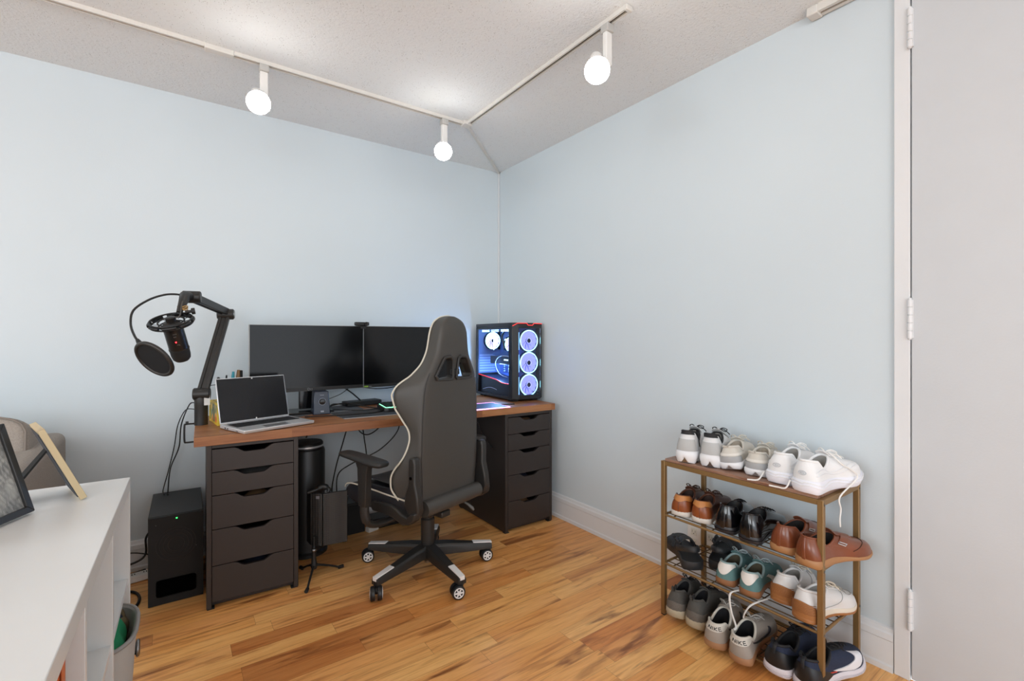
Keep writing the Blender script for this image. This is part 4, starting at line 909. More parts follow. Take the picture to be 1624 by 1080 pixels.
# cables on the desk
cable('black cable looping over the front of the desk mat', [(-1.49, -.43, DZ + .010), (-1.40, -.42, DZ + .006), (-1.28, -.46, DZ + .007), (-1.14, -.47, DZ + .007), (-1.06, -.40, DZ + .007), (-1.09, -.31, DZ + .009), (-1.22, -.18, DZ + .030), (-1.33, -.17, DZ + .012)], .0035)
cable('thin black cable lying across both desk mats', [(-1.32, -.22, DZ + .008), (-1.26, -.26, DZ + .007), (-1.19, -.33, DZ + .007), (-1.10, -.34, DZ + .007), (-.98, -.30, DZ + .008)], .0025)
cable('black cable from the desktop speaker to the docking box', [(-1.335, -.26, DZ + .02), (-1.30, -.22, DZ + .035), (-1.26, -.18, DZ + .03), (-1.20, -.12, DZ + .016)], .003)
cable('black cable dropping from the left monitor to the docking box', [(-1.22, -.20, .865), (-1.17, -.17, .83), (-1.12, -.13, .79), (-1.10, -.10, .776)], .004)
cable('thin black cable curving beneath the left monitor', [(-1.20, -.20, .866), (-1.24, -.17, .83), (-1.30, -.13, .80), (-1.36, -.16, .785), (-1.37, -.24, .775)], .0022)
cable('black cable sagging below the right monitor', [(-1.10, -.19, .862), (-1.03, -.18, .85), (-.95, -.18, .85), (-.88, -.19, .862)], .003)
cable('thin black cable above the tissue box', [(-1.92, -.08, .90), (-1.89, -.15, .915), (-1.86, -.21, .925)], .002)
# behind the subwoofer / shelf
cable('black cable coiled on the floor left of the subwoofer, lowest loop', [(-2.50, -.35, .006), (-2.30, -.30, .006), (-2.20, -.26, .006), (-2.16, -.36, .006), (-2.20, -.50, .006), (-2.30, -.62, .006)], .006)
cable('black cable along the floor beside the white power strip', [(-2.50, -.14, .01), (-2.28, -.10, .012), (-2.15, -.06, .014)], .006)
cable('black cable rising along the back baseboard', [(-2.50, -.10, .03), (-2.28, -.06, .045), (-2.16, -.045, .07), (-2.15, -.04, .16), (-2.13, -.05, .2)], .005)
cable('thin black cable arching against the back baseboard', [(-2.50, -.04, .085), (-2.3, -.035, .105), (-2.2, -.035, .10), (-2.12, -.04, .07)], .003)
cable('black cable lying in front of the white power strip', [(-2.50, -.22, .006), (-2.3, -.2, .006), (-2.2, -.14, .007), (-2.14, -.12, .007)], .005)
ps_ = thing('power_strip', 'white power strip on the floor behind the subwoofer', 'power strip', (-2.25, -.15, 0), math.radians(9))
obj('strip_body', MB().b2((-.16, -.024, 0.002), (.16, .024, .034)), M_WHITEP, ps_, bevel=.004)
ss_ = MB()
for k in range(6): ss_.b2((-.13 + .045 * k, -.004, .034), (-.125 + .045 * k, .006, .0345)); ss_.b2((-.12 + .045 * k, -.004, .034), (-.115 + .045 * k, .006, .0345))
obj('sockets', ss_, M_DARK, ps_)
# wall outlets on the right wall behind the rack
def outlet(y0, y1, label, kind):
    t = thing('wall_outlet', label, 'outlet', (0, (y0 + y1) / 2, .205)); w_ = abs(y1 - y0)
    obj('cover_plate', MB().b2((-.006, -w_ / 2, -.057), (0, w_ / 2, .057)), M_WHITEP, t, bevel=.002)
    f = MB(); s = MB()
    for dz in (-.025, .025): f.b2((-.0085, -.016, dz - .017), (-.006, .016, dz + .017)); s.b2((-.0088, -.008, dz - .002), (-.0084, -.0065, dz + .008)).b2((-.0088, .0065, dz - .002), (-.0084, .008, dz + .008)).b2((-.0088, -.002, dz - .010), (-.0084, .002, dz - .006))
    obj('sockets', f, M_CREAM, t, bevel=.002); obj('slots', s, M_DARK, t); return t
outlet(-1.645, -1.715, 'white wall outlet behind the shoe rack, seen left of the rear rack leg', 0)
outlet(-1.735, -1.80, 'white wall outlet behind the shoe rack, seen right of the rear rack leg', 0)
pg = thing('wall_hook', 'small clear hook stuck on the wall under the rack top', 'hook', (0, -1.975, .535))
obj('hook_base', MB().b2((-.003, -.012, -.02), (0, .012, .02)), M_WHITEP, pg, bevel=.001); obj('hook_loop', MB().tube(smoothpath([(-.004, 0, .005), (-.014, 0, -.003), (-.014, 0, -.014), (-.005, 0, -.018)]), .002, 6), M_WHITEP, pg)

# ------------------------------------------------------------------ white shelf unit in the left foreground
sx0, sx1 = -2.53, -2.137; Y1, Y0 = -1.318, -2.99; ZT = .77
su = thing('shelf_unit', 'long white open shelf unit standing in the left foreground', 'shelf', (0, 0, 0))
_c = Vector((sx1, Y1, 0)); su.rotation_euler = (0, 0, -.022); su.location = _c - Matrix.Rotation(-.022, 3, 'Z') @ _c   # the unit stands slightly askew
obj('top_board', MB().b2((sx0, Y0, ZT - .036), (sx1, Y1, ZT)), M_LAM, su, bevel=.0015)
obj('side_panel', MB().b2((sx0, Y1 - .020, 0), (sx1, Y1, ZT - .036)), M_LAM, su, bevel=.001)
obj('side_panel', MB().b2((sx0, Y0, 0), (sx1, Y0 + .020, ZT - .036)), M_LAM, su, bevel=.001)
for y in (-1.672, -2.005, -2.338, -2.67): obj('divider', MB().b2((sx0 + .01, y - .009, .03), (sx1 - .001, y + .009, ZT - .036)), M_LAM, su, bevel=.001)
obj('middle_shelf', MB().b2((sx0 + .01, Y0 + .02, .478), (sx1 - .004, Y1 - .02, .495)), M_LAM, su, bevel=.001)
obj('bottom_board', MB().b2((sx0, Y0 + .02, 0), (sx1, Y1 - .02, .03)), M_LAM, su, bevel=.001)
obj('back_panel', MB().b2((sx0, Y0 + .02, .03), (sx0 + .008, Y1 - .02, ZT - .036)), M_LAM, su)
fb = thing('binder', 'glossy orange binder standing in the shelf unit', 'binder', (-2.306, -2.205, .495))
M_OR = mat('orange_plastic', '#d9622a', .3)
obj('cover', MB().b2((-.14, .085, 0), (.14, .088, .228)).b2((-.14, .112, 0), (.14, .115, .228)).b2((.137, .085, 0), (.140, .115, .228)), M_OR, fb, bevel=.001)
obj('pages', MB().b2((-.13, .089, .004), (.12, .111, .212)), M_WHITEP, fb)
# grey bin with green clothes
bn_ = thing('fabric_bin', 'grey felt bin with a grommet handle sticking out of the shelf unit', 'bin', (-2.285, -1.505, .031))
M_FELT = mat('pale_grey_felt', '#b3b0ab', .85, bump=.3, bscale=500)
def binring(z, k, off=0.):
    return [(math.copysign(abs(math.cos(t)) ** .6, math.cos(t)) * (.172 * k - off), math.copysign(abs(math.sin(t)) ** .6, math.sin(t)) * (.140 * k - off), z) for t in [2 * PI * j / 40 for j in range(40)]]
obj('bin_body', MB().loft([binring(0, .84), binring(.2, .92), binring(.415, 1.), binring(.419, 1., .003), binring(.415, 1., .006), binring(.2, .92, .006), binring(.01, .84, .006)]), M_FELT, bn_, smooth=.6)
obj('rim_band', MB().tube(binring(.416, 1.004, 0), .005, 8, loop=True), mat('grey_rim', '#8d8b88', .7), bn_, smooth=.9)
gr = MB(); gr.tube([(.170 - .0 + .002, .03 + .017 * math.cos(2 * PI * k / 20), .335 + .017 * math.sin(2 * PI * k / 20)) for k in range(20)], .004, 8, loop=True); obj('grommet', gr, M_STEEL, bn_, smooth=.9)
obj('grommet_hole', MB().lathe([(.014, 0), (.014, .003), (.001, .0035)], (.166, .03, .335), 16, Matrix.Rotation(PI / 2, 3, 'Y')), M_DARK, bn_)
def blob(name, label, cat, c, r, col, seed, sq=(1, 1, .6), bs=30):
    rnd = random.Random(seed); mb = MB(); n = 20; rings = []
    ph = [rnd.uniform(0, 6) for _ in range(6)]
    for i in range(13):
        a = PI * i / 12; row = []
        for k in range(n):
            b = 2 * PI * k / n; q = 1 + .16 * math.sin(3 * b + ph[0] + 2 * a) + .12 * math.sin(5 * b + ph[1] - 3 * a) + .10 * math.sin(4 * a + ph[2] + b)
            row.append((r * sq[0] * q * max(math.sin(a), .01) * math.cos(b), r * sq[1] * q * max(math.sin(a), .01) * math.sin(b), r * sq[2] * q * -math.cos(a)))
        rings.append(row)
    o = obj(name, mb.loft(rings), mat(name + '_' + col, '#' + col, .85, bump=.6, bscale=bs), sub=1, loc=c); tag(o, label, cat); return o
blob('folded_shirt', 'bright green shirt stuffed in the grey bin', 'shirt', (-2.185, -1.50, .412), .075, '1f8a5c', 3, (.72, 1.05, .7))
blob('folded_shirt', 'dark navy shirt beside the green one in the grey bin', 'shirt', (-2.20, -1.425, .415), .058, '2a3444', 5, (.9, .6, .8))
blob('sweater', 'brown knitted sweater along the edge of the grey bin', 'sweater', (-2.155, -1.405, .40), .05, '77694f', 8, (.55, .55, .8), 120)

# picture frames on the shelf
def city_mat():
    T = NT('aerial_city_photo'); tc = T.n('ShaderNodeTexCoord'); mp = T.n('ShaderNodeMapping'); mp.inputs['Rotation'].default_value = (0, 0, .5); T.l(tc.outputs['Object'], mp.inputs[0])
    br = T.n('ShaderNodeTexBrick'); br.inputs['Scale'].default_value = 44.; br.inputs['Color1'].default_value = lin('#b5b3ae'); br.inputs['Color2'].default_value = lin('#67696c'); br.inputs['Mortar'].default_value = lin('#3c3f44'); br.inputs['Mortar Size'].default_value = .06
    T.l(mp.outputs[0], br.inputs['Vector'])
    n = T.n('ShaderNodeTexNoise'); n.inputs['Scale'].default_value = 26.; n.inputs['Detail'].default_value = 8; n.inputs['Distortion'].default_value = 1.; T.l(mp.outputs[0], n.inputs['Vector'])
    c = T.mix(.72, br.outputs['Color'], T.ramp(n.outputs['Fac'], [(.3, '#3a3d42'), (.55, '#a9a7a0'), (.7, '#d5d2ca')]))
    T.l(c, T.b.inputs['Base Color']); T.b.inputs['Roughness'].default_value = .5; T.b.inputs['Coat Weight'].default_value = 1.; T.b.inputs['Coat Roughness'].default_value = .05; return T.m
fr1 = thing('picture_frame', 'black framed aerial city photo leaning on the near end of the white shelf', 'picture frame', (-2.289, -1.545, ZT), math.radians(63))
FW, FH, FT = .28, .205, .016; tl = math.radians(17)
def fp1(a, b, t): return (a - FW, b * 0 + math.sin(tl) * b * -1 * -1 + math.cos(tl) * t, math.cos(tl) * b - math.sin(tl) * t + .006)
def frame_mb(W_, H_, bw, T_, f):
    m = MB()
    for o_ in ([(0, 0), (W_, 0), (W_ - bw, bw), (bw, bw)], [(W_, 0), (W_, H_), (W_ - bw, H_ - bw), (W_ - bw, bw)], [(W_, H_), (0, H_), (bw, H_ - bw), (W_ - bw, H_ - bw)], [(0, H_), (0, 0), (bw, bw), (bw, H_ - bw)]): m.prism(o_, 0, T_, f)
    return m
obj('moulding', frame_mb(FW, FH, .015, FT, fp1), mat('black_frame_paint', '#262524', .4), fr1, bevel=.0015)
obj('photo_print', MB().prism([(.013, .013), (FW - .013, .013), (FW - .013, FH - .013), (.013, FH - .013)], .006, .012, fp1), city_mat(), fr1)
obj('easel_leg', MB().prism([(FW / 2 - .02, 0), (FW / 2 + .02, 0), (FW / 2 + .02, .13), (FW / 2 - .02, .13)], 0, .004, lambda a, b, t: (a - FW, .105 - b * .5 + t, b * .95)), M_BLKMAT, fr1)
# second frame seen from behind its edge, easel leg on the left
fr2 = thing('picture_frame', 'small pale wooden frame seen edge-on leaning back on its black easel leg', 'picture frame', (-2.208, -1.492, ZT), math.radians(105))
W2, H2 = .15, .19; t2_ = math.radians(23)
def fp2(a, b, t): return (a, math.sin(t2_) * b + math.cos(t2_) * t * 1, math.cos(t2_) * b - math.sin(t2_) * t + .006)
obj('moulding', frame_mb(W2, H2, .016, .013, fp2), mat('pale_birch', '#c9b48d', .5), fr2, bevel=.001)
obj('backing_board', MB().prism([(.008, .008), (W2 - .008, .008), (W2 - .008, H2 - .008), (.008, H2 - .008)], .010, .015, fp2), mat('grey_black_backing', '#3c4048', .7), fr2)
obj('photo_print', MB().prism([(.015, .015), (W2 - .015, .015), (W2 - .015, H2 - .015), (.015, H2 - .015)], .004, .012, fp2), mat('pale_print', '#b9b9b5', .4), fr2)
obj('easel_leg', MB().prism([(W2 / 2 - .030, 0), (W2 / 2 + .030, 0), (W2 / 2 + .018, .14), (W2 / 2 - .018, .14)], 0, .005, lambda a, b, t: (a, .145 - b * .60 + t, b * .86 + .001)), M_BLKMAT, fr2)

# ------------------------------------------------------------------ sofa behind the shelf
M_SOFA = mat('taupe_woven_fabric', '#a0978e', .9, bump=.7, bscale=420, var=.3, vscale=190)
M_SOFAP = mat('dark_taupe_piping', '#857c74', .9)
sf = thing('sofa', 'taupe fabric sofa with a loose back cushion against the back wall', 'sofa', (-3.32, -.53, 0))
def rbox(a, b, r): return MB().b2(a, b)
obj('seat_base', MB().b2((-.93, -.42, .08), (.74, .47, .40)), M_SOFA, sf, bevel=.03, seg=4)
obj('armrest', MB().b2((.70, -.44, .08), (.885, .46, .735)), M_SOFA, sf, bevel=.035, seg=4)
obj('backrest', MB().b2((-.93, .25, .08), (.76, .48, .74)), M_SOFA, sf, bevel=.05, seg=4)
def cushion(name, c, d, rx, rz=0):
    R = Matrix.Rotation(rz, 3, 'Z') @ Matrix.Rotation(rx, 3, 'X'); rows = []
    n = 24
    mb = MB(); rings = []
    for t in (-.5, -.47, -.4, -.2, 0, .2, .4, .47, .5):
        k = {-.5: .90, -.47: .97, .5: .90, .47: .97}.get(t, 1.)
        rings.append([R @ Vector((math.copysign(abs(math.cos(2 * PI * j / n)) ** .32, math.cos(2 * PI * j / n)) * d[0] / 2 * k, t * d[1], math.copysign(abs(math.sin(2 * PI * j / n)) ** .32, math.sin(2 * PI * j / n)) * d[2] / 2 * k)) + Vector(c) for j in range(n)])
    o = obj(name, mb.loft(rings), M_SOFA, sf, sub=1)
    for i in (1, -2): obj('piping', MB().tube(rings[i], .004, 6, loop=True), M_SOFAP, o)
    return o
cushion('seat_cushion', (.32, -.08, .47), (.82, .66, .15), 0)
cushion('seat_cushion', (-.52, -.08, .47), (.82, .66, .15), 0)
cushion('back_cushion', (.44, .12, .655), (.80, .22, .40), -.28)
cushion('back_cushion', (-.42, .12, .72), (.80, .20, .42), -.28)
for x in (-.85, .85):
    for y in (-.38, .38): obj('leg', MB().lathe([(.018, 0), (.025, .08)], (x, y, 0), 14), mat('dark_walnut_leg', '#3d2b20', .4), sf, smooth=.7)
# ------------------------------------------------------------------ shoe rack
RX0, RX1, RY0, RY1 = -.37, -.062, -2.376, -1.764      # front x, back x, right y, left y
M_GOLD = mat('antique_gold_metal', '#8f7148', .42, metal=.45, var=.05)
rk = thing('shoe_rack', 'gold metal four-tier shoe rack with a wooden top against the right wall', 'shoe rack', (RX0, RY1, 0))
w0, d0 = RX1 - RX0, RY1 - RY0
p = .018
for (x, y) in ((0, 0), (w0 - p, 0), (0, -d0 + p), (w0 - p, -d0 + p)):
    obj('leg', MB().b2((x, y - p, 0.004), (x + p, y, .645)), M_GOLD, rk, bevel=.0015)
    obj('foot_cap', MB().b2((x + .001, y - p + .001, 0), (x + p - .001, y - .001, .005)), M_RUB, rk)
tf = MB().b2((p, -.001, .627), (w0 - p, -p + .001, .645)).b2((p, -d0 + .001, .627), (w0 - p, -d0 + p - .001, .645)).b2((0.001, -p, .627), (p - .001, -d0 + p, .645)).b2((w0 - p + .001, -p, .627), (w0 - .001, -d0 + p, .645))
obj('top_frame', tf, M_GOLD, rk, bevel=.001)
obj('top_board', MB().b2((.004, -p, .6455), (w0 - .004, -d0 + p, .657)).b2((p, -p - .001, .63), (w0 - p, -d0 + p + .001, .6455)), M_RACKTOP, rk, bevel=.001)
SH = [.425, .222, .030]
for z in SH:
    fr = MB()
    for x in (.009, w0 - .009): fr.tube([(x, -p * .5, z - .006), (x, -d0 + p * .5, z - .006)], .005, 8)
    for y in (-.009, -d0 + .009): fr.tube([(.009, y, z - .006), (w0 - .009, y, z - .006)], .005, 8)
    so = obj('shelf', fr, M_GOLD, rk, smooth=.9)
    wi = MB()
    for k in range(7):
        x = .03 + (w0 - .06) * k / 6; wi.tube([(x, -.009, z - .003), (x, -d0 + .009, z - .003)], .0022, 6)
    for k in range(4):
        y = -.05 - (d0 - .1) * k / 3; wi.tube([(.009, y, z - .0065), (w0 - .009, y, z - .0065)], .0022, 6)
    obj('shelf_wires', wi, mat('dark_gold_wire', '#5d4a30', .45, metal=.4), so, smooth=.9)
sc4 = MB()
for z in (.02, .215, .418, .63):
    for x in (p / 2, w0 - p / 2): sc4.lathe([(.004, 0), (.004, .002), (.001, .003)], (x, -d0, z), 10, Matrix.Rotation(PI / 2, 3, 'X'))
obj('screws', sc4, M_STEEL, rk)

# ------------------------------------------------------------------ shoes
class Shoe:
    def __init__(s, L=.285, W=.100, side=1, kind='sneaker', hs=.032, bs=.022, spring=.012, hc=.088, ankle=.066, throat=.092, toe=.052, so1=.46, wo=.030, flare=1.04, pods=0, heelround=1., collar_r=.0045, toeend=2.4):
        s.__dict__.update(locals()); del s.__dict__['s']
    def w(s, q):
        T = [(0, .81), (.1, .81), (.22, .77), (.3, .74), (.38, .72), (.52, .78), (.68, .98), (.78, 1.0), (.9, .93), (1, .85)]
        v = interp(q, T) * s.W / 2
        e = .11
        if q < e: v *= max(0, 1 - max(0, (e - q) / e) ** 2.2) ** .5
        e = .30
        if q > 1 - e: v *= max(0, 1 - max(0, (q - 1 + e) / e) ** s.toeend) ** .5
        return v
    def cen(s, q): return s.side * (-.006 * math.sin(PI * min(1, q * 1.1)) + .012 * sst(.5, 1, q))
    def zt(s, q): return interp(q, [(0, s.hs), (.3, s.hs * .94), (.65, s.bs), (.85, s.bs), (1, s.bs + s.spring * .9)])
    def zb(s, q): return s.spring * sst(.75, 1.02, q) ** 1.2 + .004 * sst(.06, 0, q)
    def q(s, u): return (1 - math.cos(2 * PI * u)) / 2
    def out(s, u, k=1.):
        q = s.q(u); y = s.w(q) * (1 if (u % 1) < .5 else -1) * k
        qc = .5 + (q - .5) * (1 + (k - 1) * .35)
        return s.L * qc, y + s.cen(q)
    def S(s, u, v, off=0.):
        if off:
            e = .004; p = s.S(u, v); a = s.S(u + e, v) - s.S(u - e, v); b = s.S(u, min(1, v + .02)) - s.S(u, max(0, v - .02))
            n = a.cross(b)
            if n.length < 1e-12: return p
            n.normalize(); c = Vector((s.L * .5, 0, .03)); 
            if n.dot(Vector((p.x - min(max(p.x, .05), s.L * .8), p.y, (p.z - .03) * .6 + .004))) < 0: n = -n
            return p + n * off
        q = s.q(u); x0, y0 = s.out(u, .965); z0 = s.zt(q) - .004
        x1 = s.L * (.035 + (s.so1 - .035) * q); y1 = s.wo * max(0, 1 - (2 * q - 1) ** 2) ** .43 * (1 if (u % 1) < .5 else -1) + s.cen(.25)
        z1 = interp(q, [(0, s.hc), (.05, s.hc * .998), (.15, s.hc * .975), (.26, s.hc * .86 + s.ankle * .14), (.45, s.ankle), (.6, s.ankle + .002), (1, s.throat)])
        t = sst(.50, .93, q)
        gh = max(0, v) ** 1.7; gt = 1 - math.cos(min(1, v / .42) * PI / 2) if v < .0 else (.16 * (v / .3) ** 2 if v < .3 else .16 + .84 * ((v - .3) / .7))
        g = gh * (1 - t) + gt * t
        eh = v; 
        tb = s.toe - z0 * .9
        et = tb * math.sin(PI / 2 * min(1, v / .34)) + (z1 - z0 - tb) * sst(.12, 1.12, v) / sst(.12, 1.12, 1)
        z = z0 + (z1 - z0) * eh * (1 - t) + et * t
        x = x0 + (x1 - x0) * g; y = y0 + (y1 - y0) * g
        if q < .5:   # heel bulge then tuck
            x -= .004 * math.sin(PI * v) * (1 - q * 2) - .003 * v * (1 - 2 * q)
        y *= 1 + .03 * math.sin(PI * v) * (1 - t)
        return Vector((x, y, z))
def patch(S, u0, u1, v0, v1, off, nu=14, nv=6):
    f0 = v0 if callable(v0) else (lambda t: v0); f1 = v1 if callable(v1) else (lambda t: v1)
    mb = MB(); P = []
    for i in range(nu + 1):
        t = i / nu; u = u0 + (u1 - u0) * t; P.append([S.S(u, f0(t) + (f1(t) - f0(t)) * j / nv, off * (1 - abs(2 * t - 1) ** 6) + .0006) for j in range(nv + 1)])
    Q = []
    for i in range(nu + 1):
        t = i / nu; u = u0 + (u1 - u0) * t; Q.append([S.S(u, f0(t) + (f1(t) - f0(t)) * j / nv, off * .1) for j in range(nv + 1)])
    mb.grid(P)
    # side skirts
    for row, low in ((P[0], Q[0]), (P[-1], Q[-1]), ([r[0] for r in P], [r[0] for r in Q]), ([r[-1] for r in P], [r[-1] for r in Q])): mb.grid([row, low])
    return mb
NU, NV = 72, 12
def build_shoe(name, label, loc, rz, S, up, sole, lining, collar=None, outsole=None, lace=None, tongue=None, feats=(), pitch=0., roll=0., group=None, cat='shoe'):
    t = thing(name, label, cat, loc, 0, group); t.rotation_euler = (roll, pitch, rz)
    us = [k / NU for k in range(NU)]
    # sole
    rings = []
    lay = [(0., .93), (.12, 1.0), (.5, S.flare), (.85, S.flare * .99), (1., .985)]
    for h, k in lay:
        R = []
        for u in us:
            q = S.q(u); x, y = S.out(u, k); zb, zt = S.zb(q), S.zt(q)
            if S.pods and h < .6:
                zb += S.pods * 1.5 * max(0, math.cos(2 * PI * 9 * u)) ** 3 * (1 - h)
            if outsole and h == 0: zb += .0
            R.append((x, y, zb + (zt - zb) * h))
        rings.append(R)
    so = obj('sole', MB().loft(rings), sole, t, smooth=.9)
    if outsole:
        R2 = []
        for h, k in ((0, .945), (.1, 1.02), (.42, S.flare * 1.012), (.46, S.flare)):
            R2.append([(S.out(u, k)[0], S.out(u, k)[1], S.zb(S.q(u)) - .0025 + (S.zt(S.q(u)) - S.zb(S.q(u))) * h) for u in us])
        obj('outsole', MB().loft(R2), outsole, so, smooth=.9)
    # upper with inner lining
    R = []
    for j in range(NV + 1): R.append([S.S(u, j / NV) for u in us])
    uo = obj('upper', MB().loft(R, cap=False), up, t, smooth=1.2)
    L_ = [[S.S(u, 1.) for u in us]]
    for k, dz in ((.97, -.004), (.93, -.02), (.95, -.045)):
        row = []
        for u in us:
            p_ = S.S(u, 1.); c = Vector((S.L * (.035 + S.so1) / 2, S.cen(.25), 0)); z = max(S.zt(S.q(u)) + .001, p_.z + dz)
            row.append(Vector((c.x + (p_.x - c.x) * k, c.y + (p_.y - c.y) * k, z)))
        L_.append(row)
    L_.append([Vector((p_.x, p_.y, S.zt(.2) + .002)) for p_ in L_[-1]])
    obj('lining', MB().loft(L_ , cap=False).add(L_[-1], [tuple(range(NU))]), lining, t, smooth=1.2)
    rim = MB().tube([S.S(u, 1.) for u in us], S.collar_r, 8, loop=True); obj('collar', rim, collar or up, t, smooth=.9)
    if tongue:
        P = []
        for k in range(6):
            v = .62 + .38 * k / 5; a = S.S(.5, v); w_ = .016 + .006 * k / 5
            P.append([a + Vector((0, w_ * j, .003 - .010 * (j * j) * .6)) for j in (-1, -.5, 0, .5, 1)])
        a = S.S(.5, 1.)
        for k in (1, 2, 3): P.append([a + Vector((-.006 * k, .022 * j * (1 - .12 * (k == 3)), .0030 + .0050 * k - .008 * j * j)) for j in (-1, -.5, 0, .5, 1)])
        obj('tongue', MB().grid(P), tongue, t, solid=.004, sub=1)
    if lace:
        lm = MB(); n = 6
        for k in range(n):
            v = .52 + .46 * k / (n - 1); du = .030 + .030 * (k / (n - 1))
            a = S.S(.5 - du, v, .003); b = S.S(.5 + du, v, .003); m_ = S.S(.5, v, .003) + Vector((0, 0, .004))
            lm.tube(smoothpath([a, m_, b], 4), .0021, 6, flat=.6)
            if k < n - 1:
                c = S.S(.5 + .030 + .030 * ((k + 1) / (n - 1)), .52 + .46 * (k + 1) / (n - 1), .0035); lm.tube(smoothpath([a, S.S(.5, v + .04, .008), c], 4), .0021, 6, flat=.6)
        tp = S.S(.5, .97, .008); rnd = random.Random(int(loc[1] * 1000))
        if 'bow' in feats:
            for sgn in (-1, 1):
                lm.tube(smoothpath([tp, tp + Vector((.006, sgn * .014, .010)), tp + Vector((.016, sgn * .028, .004)), tp + Vector((.020, sgn * .022, -.006)), tp + Vector((.002, sgn * .01, .002))], 5), .0019, 6)
                lm.tube(smoothpath([tp, tp + Vector((.016, sgn * .012, .004)), tp + Vector((.032, sgn * .024, -.008)), tp + Vector((.042, sgn * .032, -.020))], 5), .0019, 6)
        obj('laces', lm, lace, t, smooth=.9)
    return t, uo, so

C = lambda n, h, r=.7, **k: mat(n, h, r, **k)
mesh_white = C('white_knit_mesh', '#dedede', .8, bump=.5, bscale=700, var=.04, vscale=60)
mesh_white2 = C('clean_white_mesh', '#ececec', .8, bump=.5, bscale=600)
foam_white = C('white_foam', '#e6e6e8', .55)
foam_blue = C('cool_white_foam', '#e9eaf2', .55)
grey_mesh = C('light_grey_mesh', '#b9bab9', .8, bump=.5, bscale=700)
dark_lin = C('dark_lining', '#16161a', .9)
grey_lin = C('grey_lining', '#8f8d88', .9)
black_trim = C('black_trim_fabric', '#1b1c1f', .7)
lace_w = C('white_lace', '#e8e6e2', .8); lace_g = C('grey_lace', '#b4b0aa', .8); lace_k = C('black_lace', '#131316', .8)
# --- top shelf
ZT1 = .657
for i, (y, rz, x) in enumerate(((-1.878, math.radians(17), -.372), (-1.975, math.radians(16), -.350))):
    S = Shoe(L=.282, W=.098, side=(1, -1)[i], hs=.050, bs=.034, hc=.128, ankle=.088, throat=.118, toe=.056, pods=.014, flare=1.10, wo=.029)
    t, u, s = build_shoe('running_shoe', ['white running shoe with black collar, first on the rack top', 'white running shoe with black collar, second on the rack top'][i], (x, y, ZT1), rz, S, mesh_white, foam_white, grey_lin, black_trim, None, lace_k, grey_mesh, ('bow',), cat='shoe')
    obj('heel_tab', patch(S, -.13, .13, lambda q: .84 - .0 * q, lambda q: 1., .0025), black_trim, u)
    obj('heel_counter', patch(S, -.10, .10, .05, .62, .002), grey_mesh, u)
    obj('tread_pad', MB().loft([[(S.out(u_, .9)[0] * .30 + .004, S.out(u_, .9)[1] * .75, .0 + z) for u_ in [k / 30 for k in range(30)]] for z in (.0005, .006)]), C('black_tread', '#23242a', .7), s)
    if i == 0:
        lc = MB(); 
        for sg in (-1, 1): lc.tube(smoothpath([S.S(.5, .96, .006), S.S(.28, 1., .006), S.S(.25, .75, .006), S.S(.27 * 1, .4, .006)], 6) if sg > 0 else smoothpath([S.S(.5, .96, .006), S.S(.76, 1., .006), S.S(.84, .7, .006), S.S(.86, .25, .006)], 6), .0022, 6)
        obj('loose_lace', lc, lace_k, t, smooth=.9)
    dt = MB().lathe([(.0045, 0), (.0045, .001), (.003, .001), (.003, 0)], (0, 0, 0), 14); 
beige = C('beige_mesh', '#cfcac0', .8, bump=.5, bscale=700, var=.04); beige2 = C('warm_grey_band', '#b5b0a7', .75)
for i, (x, y, z, rz, pt, rl) in enumerate(((-.335, -2.047, ZT1 + .004, math.radians(13), math.radians(-3), math.radians(-8)), (-.330, -2.142, ZT1, math.radians(12), 0, 0))):
    S = Shoe(L=.275, W=.100, side=(1, -1)[i], hs=.030, bs=.022, hc=.086, ankle=.062, throat=.088, toe=.050, pods=.010, flare=1.08, wo=.031)
    t, u, s = build_shoe('running_shoe', ['beige low running shoe tilted against its neighbour on the rack top', 'beige low running shoe standing level in the middle of the rack top'][i], (x, y, z), rz, S, beige, foam_white, C('tan_grey_lining', '#a39a8c', .9), beige, None, C('beige_lace', '#c9c3b6', .8), beige, ('bow',), pitch=pt, roll=rl)
    obj('heel_counter', patch(S, -.12, .12, .05, .42, .002), C('silver_grey_counter', '#a6a7a8', .6), u)
    obj('heel_band', patch(S, -.20, .20, .46, .60, .002), C('off_white_band', '#dedad2', .7), u)
    pl = MB().tube([S.S(0, .98) + Vector((0, 0, 0)), S.S(0, 1) + Vector((-.003, 0, .008))], .004, 8); obj('pull_tab', pl, beige2, u)
